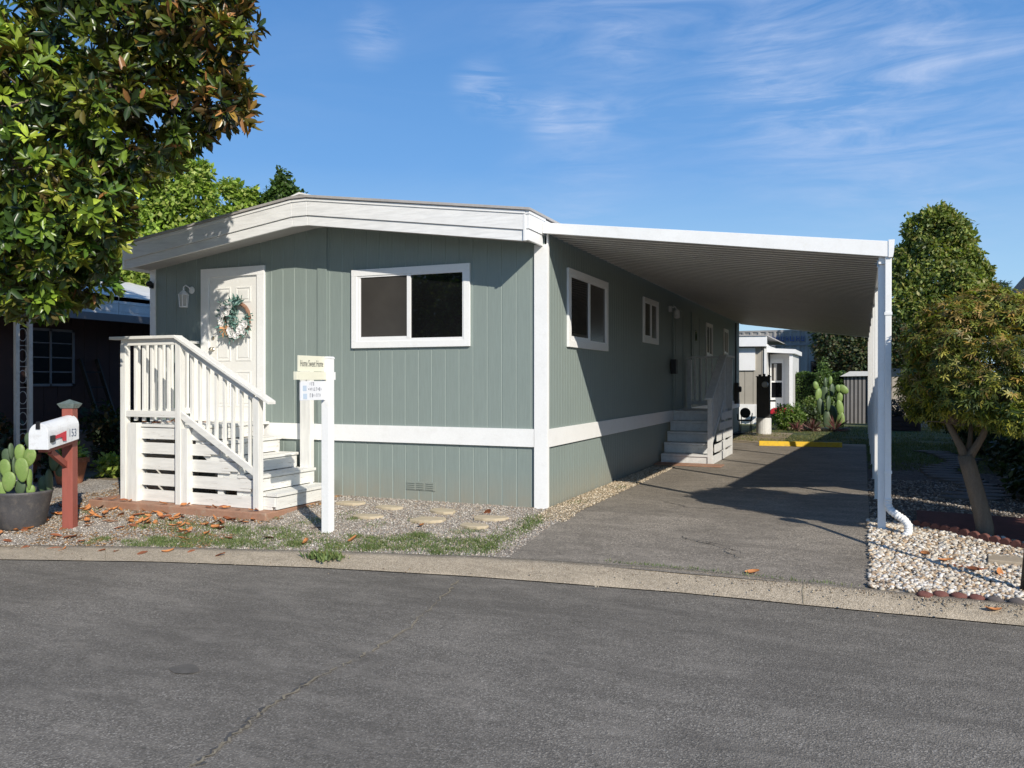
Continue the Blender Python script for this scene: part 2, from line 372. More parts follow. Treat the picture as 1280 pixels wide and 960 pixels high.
def cloud(scale, nscale, lo, hi, detail=7, rot=(0,0,0)):
    mp = N(nt, 'ShaderNodeMapping'); mp.inputs['Scale'].default_value = scale; mp.inputs['Rotation'].default_value = rot
    L(nt, D_, mp.inputs['Vector']); n = N(nt, 'ShaderNodeTexNoise'); n.inputs['Scale'].default_value = nscale; n.inputs['Detail'].default_value = detail
    n.inputs['Roughness'].default_value = .62; n.inputs['Distortion'].default_value = .9
    L(nt, mp.outputs[0], n.inputs['Vector']); return ramp(nt, n.outputs['Fac'], [(lo, 0.0), (hi, 1.0)])
def spot(px, py, r_, amt):
    """a soft patch of sky around a fixed world direction"""
    d = Vector((math.sin(-.4034), math.cos(.4034), 0)); rt = Vector((math.cos(.4034), math.sin(.4034), 0))
    v = (d + rt*((px-640)/FPX) + Vector((0,0,1))*((476-py)/FPX)).normalized()
    n = N(nt, 'ShaderNodeVectorMath', operation='DISTANCE'); nn = N(nt, 'ShaderNodeVectorMath', operation='NORMALIZE')
    L(nt, D_, nn.inputs[0]); L(nt, nn.outputs[0], n.inputs[0]); n.inputs[1].default_value = v
    m = N(nt, 'ShaderNodeMapRange'); m.inputs['From Min'].default_value = 0; m.inputs['From Max'].default_value = r_
    m.inputs['To Min'].default_value = amt; m.inputs['To Max'].default_value = 0; m.interpolation_type = 'SMOOTHSTEP'
    L(nt, n.outputs['Value'], m.inputs['Value']); return m.outputs[0]
def madd(a, b, op='ADD'):
    n = N(nt, 'ShaderNodeMath', operation=op, use_clamp=True)
    for i, q in enumerate((a, b)):
        if isinstance(q, (int, float)): n.inputs[i].default_value = q
        else: L(nt, q, n.inputs[i])
    return n.outputs[0]
wisp = cloud((1,1,4.5), 2.6, .42, .80, 9, (.12,.3,.1))
streak = cloud((1.2,1.2,7), 5.0, .40, .75, 9, (.2,-.25,0))
veil = cloud((1,1,2.4), 1.2, .38, .8, 5)
s1 = madd(spot(740,60,.16,.45), spot(1040,60,.2,.3))
s1 = madd(s1, madd(spot(980,90,.11,.7), madd(spot(1120,20,.35,.35), spot(1190,160,.22,.35))))
s1 = madd(s1, madd(spot(720,230,.12,.45), spot(1000,30,.3,.3)))
c1 = madd(madd(streak, madd(wisp, .35, 'ADD'), 'MULTIPLY'), s1, 'MULTIPLY')
c2 = madd(madd(veil, wisp, 'MULTIPLY'), .22, 'MULTIPLY')
fine = cloud((2.0,2.0,14), 5.0, .38, .68, 9, (.5,-.35,.2))
s3 = madd(madd(spot(600,110,.045,.9), spot(635,128,.035,.8)), madd(spot(690,145,.045,1.), madd(spot(740,155,.035,.8), madd(spot(465,45,.045,.7), madd(spot(960,90,.09,.6), spot(780,55,.06,.5))))))
cf = madd(madd(c1, c2), madd(madd(fine, s3, 'MULTIPLY'), .6, 'MULTIPLY'))
hsv = N(nt, 'ShaderNodeHueSaturation'); hsv.inputs['Saturation'].default_value = 1.12; hsv.inputs['Value'].default_value = 1.0
L(nt, sky.outputs[0], hsv.inputs['Color'])
sx_ = N(nt, 'ShaderNodeSeparateXYZ'); nz = N(nt, 'ShaderNodeVectorMath', operation='NORMALIZE'); L(nt, D_, nz.inputs[0]); L(nt, nz.outputs[0], sx_.inputs[0])
grad = ramp(nt, sx_.outputs['Z'], [(.0, (3.9,5.7,7.0)), (.12, (2.75,4.75,7.0)), (.25, (1.25,3.05,6.2)), (.42, (.75,2.2,5.2)), (.8, (.5,1.5,4.0))])
skyc = mix(nt, .85, hsv.outputs[0], grad)
skyc = mix(nt, madd(cf, .85, 'MULTIPLY'), skyc, (4.6,5.4,7.2))
L(nt, skyc, bg.inputs[0])
sc.view_settings.view_transform = 'Standard'; sc.view_settings.look = 'None'; sc.view_settings.exposure = 0
sc.render.engine = 'CYCLES'; sc.cycles.max_bounces = 6; sc.cycles.transparent_max_bounces = 8
exec_parts = []
# ---------------------------------------------------------------- ground
def strip(name, A, B, mat, dz=0, n=16, kind='structure', zf=None):
    """sheet between two polylines A and B (same number of xy points), following the lie of the land"""
    v, f = [], []
    for a, b in zip(A, B):
        for k in range(n+1):
            t = k/n; x = a[0]+(b[0]-a[0])*t; y = a[1]+(b[1]-a[1])*t
            z = (a[2]+(b[2]-a[2])*t) if len(a) > 2 else Gz(y)
            v.append((x, y, z+dz))
    for i in range(len(A)-1):
        for k in range(n):
            p = i*(n+1)+k; f.append((p, p+n+1, p+n+2, p+1))
    m = MB(); m.add(v, f); o = m.build(name, mat, origin=(0,0,0)); return tag(o, kind=kind)
KL = [(-60,-36),(-30,-19),(-16,-9),(-9.5,-4.9),(-7.3,-3.95),(-5.49,-3.26),(-3.52,-2.79),(-1.57,-2.39),(.16,-2.08),(2.07,-1.92),(3.72,-2.01),(4.83,-2.04),(8,-2.1),(16,-2.4),(60,-6)]
RL = [(-59,-37),(-29,-20),(-15.4,-9.8),(-8.9,-5.6),(-6.7,-4.55),(-4.78,-3.75),(-3.13,-3.17),(-1.33,-2.72),(.2,-2.46),(2.14,-2.28),(3.7,-2.27),(4.8,-2.24),(8,-2.35),(16,-2.7),(60,-6.4)]
def grid_sheet(name, x0, y0, x1, y1, z, mat, n=1):
    m = MB(); m.add([(x0,y0,z),(x1,y0,z),(x1,y1,z),(x0,y1,z)], [(0,1,2,3)]); return tag(m.build(name, mat, origin=(0,0,0)), kind='structure')
grid_sheet('ground', -900, -900, 900, 900, -.45, M['soil'])
strip('lot_ground', KL, [(x, .5) for x, y in KL], M['soil'], -.008)
grid_sheet('back_ground', -300, .49, 300, 700, -.009, M['soil'])
m = MB(); m.add([(x,y,-.30) for x,y in RL] + [(x,-90,-.30) for x,y in RL], [(i+15, i+16, i+1, i) for i in range(14)])
tag(m.build('street', M['road'], origin=(0,0,0)), kind='structure')
# gutter: low rolled concrete edge
gm = MB()
sub = []
for i in range(len(KL)-1):
    for k in range(6):
        t = k/6; a = [KL[i][j]+(KL[i+1][j]-KL[i][j])*t for j in (0,1)]; b = [RL[i][j]+(RL[i+1][j]-RL[i][j])*t for j in (0,1)]
        j1 = .006*math.sin(i*6+k*1.7); sub.append(((a[0], a[1]+j1), (b[0], b[1]+j1*.6)))
pr_ = [(-.03,.0,-.05),(0,.004,0),(.25,-.005,0),(.6,-.03,0),(1.0,None,0)]
v = []; n = 5
for a, b in sub:
    za = Gz(a[1])
    for t, dz, e in pr_:
        x, y = a[0]+(b[0]-a[0])*t, a[1]+(b[1]-a[1])*t
        z = (za+.012+(-.292-za-.012)*max(t,0)**1.3) + e
        v.append((x,y,z))
gm.add(v, [(i*n+k, i*n+k+1, (i+1)*n+k+1, (i+1)*n+k) for i in range(len(sub)-1) for k in range(n-1)])
for i in range(len(gm.f)): gm.f[i] = gm.f[i][::-1]
g = tag(gm.build('gutter', M['concrete'], origin=(0,0,0), smooth=True), kind='structure')
# joints across the gutter
jm = MB()
for x in (-4.3,-1.45,3.3):
    i = min(range(len(sub)), key=lambda q: abs(sub[q][0][0]-x)); a, b = sub[i]
    za = Gz(a[1])+.012
    pts = [(a[0]+(b[0]-a[0])*t+rnd.uniform(-.006,.006), a[1]+(b[1]-a[1])*t, za+(-.292-za)*t**1.3+.005) for t in (0,.2,.4,.6,.8,.98)]
    for p, q in zip(pts, pts[1:]): jm.add([(p[0]-.005,p[1],p[2]),(p[0]+.005,p[1],p[2]),(q[0]+.005,q[1],q[2]),(q[0]-.005,q[1],q[2])], [(0,1,2,3)])
tag(jm.build('gutter_joint', M['crack'], origin=(0,0,0)), kind='structure')
# street crack
def crack(name, pts, w0, z, mat, jit=.03, steps=14):
    m = MB(); P = []
    for a, b in zip(pts, pts[1:]):
        for k in range(steps): t = k/steps; P.append((a[0]+(b[0]-a[0])*t+rnd.gauss(0,jit), a[1]+(b[1]-a[1])*t+rnd.gauss(0,jit*.4)))
    v = []
    for p in P:
        ww = w0*rnd.uniform(.25,1.2); v += [(p[0]-ww, p[1], z), (p[0]+ww, p[1]+rnd.gauss(0,.01), z)]
    m.add(v, [(2*i, 2*i+1, 2*i+3, 2*i+2) for i in range(len(P)-1)])
    return tag(m.build(name, mat, origin=(0,0,0)), kind='structure')
crack('street_crack', [(.66,-7.1),(.62,-6.53),(.55,-6.13),(.47,-5.84),(.43,-5.26),(.48,-4.78),(.43,-4.14),(.24,-3.2),(.1,-2.6)], .009, -.293, M['crack'], .012)
crack('street_crack', [(.62,-6.53),(.53,-6.13),(.45,-5.84),(.42,-5.26)], .012, -.2955, M['oil'], .016)
def blotch(name, x, y, r_, z, mat, sx=1.3):
    k = 26; ph = rnd.random()*6; vv = [(x+sx*r_*math.cos(t)*(1+.12*math.sin(3*t+ph)+rnd.uniform(-.05,.05)), y+r_*math.sin(t)*(1+.15*math.cos(2*t+ph)+rnd.uniform(-.05,.05)), z) for t in [2*math.pi*i/k for i in range(k)]]
    return tag(MB().add(vv, [tuple(range(k))]).build(name, mat, origin=(0,0,0)), kind='structure')
blotch('street_stain', -.46, -5.51, .075, -.295, pm('street_stain_tar', (.12,.108,.09), .35, 14, .8, bs=120, bd=.006), 1.5)
# driveway
ys = [-2.06,-1.5,-.69,0,1.5,3,6,9,12.2]
xl = [.16,.30,.36,.40,.42,.40,.32,.32,.32]; xr = [3.72]*9
strip('driveway', [(a,y) for a,y in zip(xl,ys)], [(b,y-(0.0 if y>-2 else -.05)) for b,y in zip(xr,ys)], M['drive'], .006)
grid_sheet('driveway_end', .05, 12.21, 3.72, 12.9, .004, M['concrete'])
grid_sheet('lawn', -14, 12.9, 30, 60, .002, M['lawn'])
grid_sheet('dirt_patch', .02, 12.2, 1.7, 17.0, .008, M['dirtstrip'])
strip('dirt_strip', [(.03,-.45),(.02,0),(.02,2),(.02,5.8)], [(.44,-.5),(.46,0),(.46,2),(.42,5.8)], M['dirtstrip'], .011)
strip('front_gravel', [(x,y+.005) for x,y in KL[3:9]]+[(.38,-1.9)], [(x,.02) for x,y in KL[3:9]]+[(.38,-.02)], M['gravel'], .0)
strip('rock_bed', [(3.66,-1.99),(3.66,-1.2),(3.66,0),(3.66,.55)], [(5.6,-2.02),(5.6,-1.2),(5.6,-.35),(5.6,-.1)], M['rockbed'], .004)
strip('mulch_bed', [(3.7,.5),(3.7,4),(3.7,8.2)], [(6.9,-.4),(6.9,4),(6.9,8.2)], M['mulch'], .001)
strip('side_lawn', [(3.73,8.2),(3.73,12.95)], [(8.5,8.2),(8.5,12.95)], M['lawn'], .0)
for i, (x0,y0,x1,y1,z) in enumerate([(.44,8.0,.9,11,.0)]): pass
# cracks in the driveway
crack('driveway_crack', [(1.6,-.2),(1.9,-.9),(2.3,-1.1),(2.6,-1.5)], .006, 0, M['oil'], .03)
bpy.data.objects['driveway_crack'].location.z = -.065
crack('driveway_crack', [(1.2,1.2),(1.7,.7),(2.2,.9),(2.9,.5)], .006, .0095, M['oil'], .03)
# ---------------------------------------------------------------- stones
ICO = None
def ico():
    t = (1+5**.5)/2; v = np.array([(-1,t,0),(1,t,0),(-1,-t,0),(1,-t,0),(0,-1,t),(0,1,t),(0,-1,-t),(0,1,-t),(t,0,-1),(t,0,1),(-t,0,-1),(-t,0,1)])
    f = np.array([(0,11,5),(0,5,1),(0,1,7),(0,7,10),(0,10,11),(1,5,9),(5,11,4),(11,10,2),(10,7,6),(7,1,8),(3,9,4),(3,4,2),(3,2,6),(3,6,8),(3,8,9),(4,9,5),(2,4,11),(6,2,10),(8,6,7),(9,8,1)])
    return v/np.linalg.norm(v[0]), f
IV, IF = ico()
def stones(name, P, size, cols, flat=.65):
    n = len(P); s = size*(.5+nr.random((n,1,1))*1.0)
    ax = np.stack([np.ones(n), .6+.4*nr.random(n), flat*(.7+.5*nr.random(n))], 1)[:,None,:]
    V = IV[None]*ax*s*(1+.18*nr.normal(size=(n,12,1)))
    a = nr.random(n)*6.28; c, s_ = np.cos(a)[:,None], np.sin(a)[:,None]
    V = np.stack([V[...,0]*c-V[...,1]*s_, V[...,0]*s_+V[...,1]*c, V[...,2]+.25*V[...,0]*nr.normal(size=(n,1))], 2) + P[:,None,:]
    F = (IF[None]+(np.arange(n)*12)[:,None,None]).reshape(-1,3)
    return tag(tri_mesh(name, V.reshape(-1,3), F, M['stone'], np.repeat(tintvar(n, cols, .2), 20, axis=0)), kind='stuff')
def gz_arr(y): return np.maximum(.09*np.minimum(y,0), -.3)
n = 9000; x = nr.uniform(3.70,5.5,n); y = nr.uniform(-2.0,.75,n); lim = .30-(x-3.7)*.62+.15*nr.random(n)
ok = (y < lim+.28) & (y > -2.0+.03*nr.random(n)); x, y = x[ok], y[ok]
o = stones('white_landscape_rock', np.stack([x,y,gz_arr(y)+.014+.012*nr.random(len(x))],1), .021, [(.72,.67,.58),(.64,.57,.46),(.76,.73,.68),(.52,.38,.24),(.58,.52,.43),(.36,.27,.19)])
tag(o, 'white and tan landscape rock covering the bed around the downspout', 'rocks')
n = 34000; x = nr.uniform(-7.0,.35,n); ky = np.interp(x, [q[0] for q in KL], [q[1] for q in KL]); y = ky+.01+nr.random(n)*(-.01-ky)
o = stones('pea_gravel', np.stack([x,y,gz_arr(y)+.003+.003*nr.random(n)],1), .0085, [(.42,.38,.33),(.55,.50,.43),(.32,.28,.24),(.66,.62,.56),(.25,.21,.18),(.45,.36,.27)])
tag(o, 'grey pea gravel spread in front of the house', 'gravel')
n = 9000; x = -3.0-4.2*nr.random(n)**1.1; ky = np.interp(x, [q[0] for q in KL], [q[1] for q in KL]); y = ky+.01+nr.random(n)*(-.05-ky)
ok = np.sin(x*3.1+y*2)*np.sin(y*4.3-x) > -.25; x, y = x[ok], y[ok]
o = stones('leaf_debris', np.stack([x,y,gz_arr(y)+.010],1), .013, [(.30,.17,.08),(.20,.12,.06),(.40,.24,.10),(.14,.10,.06),(.48,.26,.09)], .25); tag(o, 'crumbled brown leaf debris and soil over the gravel on the left', 'leaf debris')
n = 2600; x = nr.uniform(-6,5,n); ky = np.interp(x, [q[0] for q in KL], [q[1] for q in KL]); y = ky-.03-np.abs(nr.normal(0,.05,n))*(1+(nr.random(n)<.15)*3)
o = stones('gutter_grit', np.stack([x,y,np.maximum(gz_arr(ky)-.0-.25*(ky-y),-.285)+.010],1), .007, [(.35,.28,.20),(.5,.44,.34),(.2,.15,.1)], .6); tag(o, 'grit and small stones washed along the back of the gutter', 'grit')
n = 2500; x = nr.uniform(.03,.47,n); y = nr.uniform(-.6,5.5,n)
o = stones('edge_gravel', np.stack([x,y,gz_arr(y)+.013],1), .011, [(.55,.45,.32),(.66,.58,.45),(.42,.33,.22)]); tag(o, 'tan gravel along the foot of the side wall', 'gravel')
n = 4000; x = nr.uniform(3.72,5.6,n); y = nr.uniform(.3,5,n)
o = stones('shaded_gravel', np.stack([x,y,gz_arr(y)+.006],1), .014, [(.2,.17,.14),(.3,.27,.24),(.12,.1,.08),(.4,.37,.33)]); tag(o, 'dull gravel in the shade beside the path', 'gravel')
# ---------------------------------------------------------------- grass and weeds
BLADE = ([(0,-.5,0),(0,.5,0),(.6,.3,.0),(1,0,-.0),(.6,-.3,0)], [(0,1,2,4),(4,2,3,3)])
BLADE = ([(0,-.5,0),(0,.5,0),(.55,.35,.0),(1,0,0)], [(0,1,2,3)])
def grass(name, cx_, cy_, cz_, h, cols, label, wide=.1):
    n = len(cx_); P = np.stack([cx_,cy_,cz_],1); D = rand_dirs(n)*.55 + np.array([0,0,.8]); s = h*(.4+.9*nr.random(n))
    V, F, T = leaves(P, D, rand_dirs(n), s, s*wide, tintvar(n, cols, .3), BLADE)
    return tag(tri_mesh(name, V, F, M['grass'], T), label, 'grass', kind='stuff')
GC = [(.14,.21,.06),(.19,.25,.08),(.26,.27,.11),(.10,.16,.05)]
def patches(spots, per):
    X, Y = [], []
    for (a, b, sx, sy, k) in spots:
        q = int(per*k); X.append(nr.normal(a, sx, q)); Y.append(nr.normal(b, sy, q))
    return np.concatenate(X), np.concatenate(Y)
sp_ = [(rnd.uniform(-4.6,.1), 0, rnd.uniform(.05,.16), rnd.uniform(.03,.08), rnd.uniform(.3,1.4)) for _ in range(95)]
sp_ = [(a, np.interp(a, [q[0] for q in KL], [q[1] for q in KL])+abs(rnd.gauss(.2,.35))+.04, c_, d_, k) for a,_,c_,d_,k in sp_]
sp_ += [(rnd.uniform(-6.2,.1), rnd.uniform(-1.9,-.9), rnd.uniform(.05,.14), rnd.uniform(.04,.10), rnd.uniform(.15,.6)) for _ in range(34)]
sp_ += [(.05,-.6,.08,.12,2.5),(.12,-.9,.06,.2,2),(0,-1.3,.1,.25,2.4),(-.05,-1.7,.12,.15,2.5),(-3.6,-1.95,.35,.1,3),(-4.2,-1.9,.3,.12,2),(-2.9,-2.0,.4,.15,2)]
x, y = patches(sp_, 240); ky = np.interp(x, [q[0] for q in KL], [q[1] for q in KL]); ok = (y > ky+.01) & (y < -.02) & (x < .25); x, y = x[ok], y[ok]
grass('weed_grass', x, y, gz_arr(y), .035, GC, 'low weedy grass growing through the front gravel', .22)
x, y = patches([(1.9,-1.88,.25,.02,1.2),(2.6,-1.92,.3,.02,1.0),(3.3,-1.95,.2,.02,.8),(1.5,-1.9,.2,.02,.4),(.2,.6,.05,.12,1.0),(.3,2.3,.06,.1,.6)], 130)
grass('crack_weeds', x, y, gz_arr(y)+.005, .028, GC, 'small weeds along the joint between driveway and gutter', .25)
x, y = patches([(-1.49,-2.56,.10,.05,1)], 330); grass('curb_weed', x, y, gz_arr(y), .07, GC, 'bright green weed clump on the gutter edge', .35)
n = 26000; x = nr.uniform(.3,9.,n); y = 12.95+nr.random(n)**1.4*9
ok = (np.sin(x*2.3+y)*np.sin(y*1.9-x*.7) > -.55); x, y = x[ok], y[ok]
grass('lawn_grass', x, y, 0*x, .055, [(.12,.15,.035),(.2,.19,.06),(.3,.26,.1),(.08,.12,.03)], 'patchy short lawn beyond the end of the driveway', .18)
n = 9000; x = nr.uniform(3.75,6,n); y = nr.uniform(6.5,13,n)
grass('side_grass', x, y, 0*x, .05, [(.10,.15,.035),(.14,.17,.05)], 'shaded grass beside the carport posts', .18)
# ---------------------------------------------------------------- the house
def grooved(m, x0, x1, z0, z1, face, holes=(), pitch=.2035, gw=.014, gd=.007, axis='x', phase=0.0):
    """vertical grooved siding; axis='x' faces -y at y=face, axis='y' faces +x at x=face"""
    xs = []; x = x0 + phase
    while x < x1:
        if x-gw/2 > x0 and x+gw/2 < x1: xs.append(x)
        x += pitch
    prof = [(x0, 0, 0)]
    for x in xs: prof += [(x-gw/2, 0, 1), (x-gw/2+.003, gd, 1), (x+gw/2-.003, gd, 1), (x+gw/2, 0, 0)]
    prof.append((x1, 0, 0))
    zt = z1 if callable(z1) else (lambda q: z1)
    for a, b in zip(prof, prof[1:]):
        q = []
        for p in (a, b):
            for z in (z0, zt(p[0])):
                q.append((p[0], face+p[1], z) if axis == 'x' else (face-p[1], p[0], z))
        m.add([q[0], q[2], q[3], q[1]], [(0,1,2,3)], a[2])
home = thing('mobile_home', (-3.3,0,0), 'sage green single storey manufactured home with white trim and a low gable roof', 'house')
XL, XR, YF = -6.61, 0.0, 17.5
def ztop(x): return 3.60 + .40*max(0, 1-abs(x+3.38)/3.3)
m = MB(); grooved(m, XL, XR-.02, .99, ztop, 0.0, phase=.10)
# the proud joint strip at the marriage line
m.build('front_wall', [M['siding'], M['groove']], home)
MB().box(-3.46,-.018,1.0,-3.30,-.002,3.94).build('joint_board', M['siding'], home, bevel=.002)
m = MB(); grooved(m, 0, YF, .99, 3.52, 0.0, phase=.14, axis='y', pitch=.105); m.build('side_wall', [M['siding'], M['siding']], home)
m = MB(); grooved(m, XL, XR-.02, -.06, .78, .012, phase=.10); m.build('front_skirt', [M['siding'], M['groove']], home)
m = MB(); grooved(m, 0, YF, -.06, .78, -.012, phase=.14, axis='y', pitch=.105); m.build('side_skirt', [M['siding'], M['siding']], home)
m = MB(); m.add([(XL,0,-.06),(XL,YF,-.06),(XL,YF,3.6),(XL,0,3.6)], [(3,2,1,0)]); m.add([(XL,YF,-.06),(0,YF,-.06),(0,YF,3.6),(XL,YF,3.6)], [(3,2,1,0)])
m.build('rear_wall', M['siding'], home)
MB().box(XL,-.022,.768,-.16,.0,.995).build('front_band', M['white'], home, bevel=.002)
MB().box(.0,.03,.768,.020,YF,.995).build('side_band', M['white'], home, bevel=.002)
m = MB(); m.box(-.155,-.026,-.02,.022,-.001,3.31); m.box(.0005,0,-.02,.0225,.045,3.50); m.box(-.155,-.0255,.0,-.15,.01,3.2)
m.build('corner_trim', M['white'], home, bevel=.002)
MB().box(XL-.02,-.022,.0,XL+.09,.0,3.36).build('corner_trim', M['white'], home, bevel=.002)
# fascia and roof: ridge x=-3.38, overhang .5 m to the front
RX, FY = -3.38, -.5
def fz(x): return 3.29 + (3.725-3.29)*(1-abs(x-RX)/(3.24)) if abs(x-RX) > .13 else 3.725-.0174
def fascia_seg(m, xa, xb, lo, hi, y0, y1): m.prism([(xa, fz(xa)+lo), (xb, fz(xb)+lo), (xb, fz(xb)+hi), (xa, fz(xa)+hi)], 'y', y0, y1)
for seg, (a, b) in enumerate(((XL-.01,-3.51),(-3.505,-3.255),(-3.25,-.075))):
    m = MB(); fascia_seg(m, a, b, 0, .128, FY-.004, FY+.03); m.build('fascia_board', M['fasciaw'], home, bevel=.003)
    m = MB(); fascia_seg(m, a, b, .133, .325, FY-.022, FY+.03); m.build('fascia_board', M['fasciaw'], home, bevel=.003)
    m = MB(); fascia_seg(m, a-.0, b, .325, .362, FY-.034, FY+.03); m.build('fascia_trim', M['white'], home, bevel=.002)
MB().box(-.098,FY-.026,3.285,-.068,FY+.02,3.64).build('fascia_end_block', M['white'], home, bevel=.002)
m = MB(); m.box(-.07,FY-.01,3.29,-.035,-.03,3.42); m.box(-.07,FY-.02,3.425,-.022,.02,3.60); m.box(-.07,FY-.03,3.60,-.015,.02,3.655)
m.build('fascia_return', M['white'], home, bevel=.002)
m = MB(); m.box(-.066,.02,3.42,-.02,YF,3.62); m.build('side_fascia', M['white'], home)
MB().box(XL-.045,FY-.02,3.29,XL-.01,YF,3.64).build('side_fascia', M['white'], home, bevel=.002)
# soffit
m = MB(); m.prism([(XL,3.33),(RX-.13,3.765),(RX+.13,3.765),(-.08,3.33),(-.08,3.36),(RX+.13,3.79),(RX-.13,3.79),(XL,3.36)], 'y', FY+.03, 0.0)
m.build('soffit', M['soffit'], home)
def rz(x): return fz(x)+.368
m = MB(); m.prism([(XL-.07,rz(XL)-.012),(RX-.13,rz(RX)+.0),(RX+.13,rz(RX)),(-.0,rz(-.07)-.01),(-.0,rz(-.07)+.022),(RX+.13,rz(RX)+.035),(RX-.13,rz(RX)+.035),(XL-.07,rz(XL)+.022)], 'y', FY-.055, YF+.3)
m.build('roof', M['roofgrey'], home, bevel=.003)
m = MB(); zc = rz(RX)+.036; m.prism([(RX-.2,zc-.012),(RX,zc+.02),(RX+.22,zc-.012),(RX,zc+.05)], 'y', FY-.03, YF+.2); m.build('ridge_cap', M['white'], home)
# windows
def window(x0, x1, z0, z1, axis, parent, fw=.09, leftpane='screen', rightpane='glass', slid=True):
    def B(m, a, b, c, d, p, q, mi=0):      # a..b along wall, c..d height, p..q outward distance
        if axis == 'x': m.box(a, -p, c, b, -q, d, mi)
        else: m.box(p, a, c, q, b, d, mi)
    m = MB(); B(m, x0, x1, z0, z0+fw, .001, .036); B(m, x0, x1, z1-fw, z1, .001, .036); B(m, x0, x0+fw, z0+fw, z1-fw, .001, .0355); B(m, x1-fw, x1, z0+fw, z1-fw, .001, .0355)
    w_ = m.build('window', M['white'], parent, bevel=.003)
    xm = (x0+x1)/2; f = .035
    m = MB(); ex = fw-.012
    B(m, x0+fw, x0+fw+f, z0+fw, z1-fw, .002, .027); B(m, x1-fw-.018, x1-fw, z0+fw, z1-fw, .002, .027)
    B(m, x0+fw+f, x1-fw-.018, z0+fw, z0+fw+f, .002, .027); B(m, x0+fw+f, x1-fw-.018, z1-fw-.022, z1-fw, .002, .027)
    B(m, xm-.028, xm+.028, z0+fw+f, z1-fw-.022, .003, .03)
    B(m, x0+fw+f, xm-.028, z0+fw+f, z0+fw+f+.028, .003, .022); B(m, x0+fw+f, x0+fw+f+.02, z0+fw+f+.028, z1-fw-.022, .003, .022)
    m.build('window_sash', M['vinyl'], w_, bevel=.002)
    for a, b, g, o_ in ((x0+fw+f+.02, xm-.028, leftpane, .012), (xm+.028, x1-fw-.018, rightpane, .006)):
        m = MB(); B(m, a, b, z0+fw+.02, z1-fw-.02, .003, o_); m.build('pane', M[g], w_)
    return w_
window(-2.877, -1.055, 2.055, 3.137, 'x', home)
window(.762, 2.623, 2.06, 3.12, 'y', home, leftpane='glass', rightpane='screen')
window(4.88, 6.03, 2.30, 3.12, 'y', home, fw=.075, leftpane='glass', rightpane='screen')
window(11.35, 12.25, 2.20, 3.08, 'y', home, fw=.07, leftpane='glass')
window(14.2, 15.0, 2.32, 3.10, 'y', home, fw=.07, leftpane='glass')
# front door with its casing
m = MB(); m.box(-5.583,-.038,.99,-5.43,-.001,3.16); m.box(-4.52,-.038,.99,-4.386,-.001,3.16); m.box(-5.583,-.0385,3.16,-4.386,-.001,3.292)
casing = m.build('door_casing', M['white'], home, bevel=.003)
MB().box(-5.43,-.006,3.135,-4.52,-.001,3.16).build('door_stop', M['white'], home); MB().box(-5.43,-.03,1.0,-4.52,-.001,1.03).build('door_sill', M['white'], home)
door = MB().box(-5.425,-.012,1.03,-4.525,-.002,3.135).build('door', M['doorw'], home)
m = MB(); X0, X1 = -5.425, -4.525
for (a, b) in ((X0+.12, X0+.40), (X1-.40, X1-.12)):
    for (c, d) in ((1.22,1.75),(1.90,2.62),(2.77,3.0)):
        t = .022
        for q in ((a,c,b,c+t),(a,d-t,b,d),(a,c+t,a+t,d-t),(b-t,c+t,b,d-t)): m.box(q[0],-.019,q[1],q[2],-.012,q[3])
        m.box(a+.05,-.018,c+.05,b-.05,-.012,d-.05)
m.build('door_panel', M['doorw'], door, bevel=.002)
m = MB(); m.lathe([(.032,0),(.032,.008),(.012,.01),(.012,.035),(.03,.045),(.03,.065),(.02,.075)], (-5.36,-.012,2.08), 16, axis=(0,-1,0)); m.build('door_knob', M['chrome'], door, smooth=True)
m = MB(); m.lathe([(.03,0),(.03,.012),(.018,.016),(.018,.022)], (-5.36,-.012,2.25), 16, axis=(0,-1,0)); m.build('deadbolt', M['chrome'], door)
# lantern beside the door
lamp = MB().lathe([(.055,0),(.055,.01),(.035,.022),(.012,.03)], (-5.79,-.001,2.99), 16, axis=(0,-1,0)).build('wall_lantern', M['white'], home)
m = MB(); m.tube([(-5.79,-.02,2.99),(-5.79,-.07,3.03),(-5.79,-.13,3.05),(-5.79,-.17,3.02),(-5.79,-.17,2.985)], .009, 8)
m.lathe([(.085,0),(.075,.015),(.03,.06),(.012,.075),(.012,.10),(.004,.12)], (-5.79,-.17,2.90), 6)
m.lathe([(.062,0),(.066,.012),(.05,.018)], (-5.79,-.17,2.715), 6)
for k in range(6):
    a = k*math.pi/3; m.beam((-5.79+.056*math.cos(a),-.17+.056*math.sin(a),2.72),(-5.79+.07*math.cos(a),-.17+.07*math.sin(a),2.905), .009, .009)
m.build('lantern_frame', M['vinyl'], lamp)
MB().lathe([(.05,0),(.062,.17)], (-5.79,-.17,2.73), 6).build('lantern_glass', M['lampglass'], lamp)
m = MB(); m.box(XL+.005,-.06,3.05,XL+.06,-.022,3.13); m.lathe([(.04,0),(.045,.05),(.035,.07)], (XL+.03,-.05,3.13), 12, axis=(0,-1,-.5)); m.build('flood_light', M['black'], home)
# vent in the skirt
m = MB(); m.box(-2.02,.004,.135,-1.58,.012,.25)
for k in range(3):
    for j in range(4): m.box(-2.0+k*.14,-.006,.15+j*.026,-1.89+k*.14,.004,.158+j*.026)
m.build('skirt_vent', M['siding'], home)
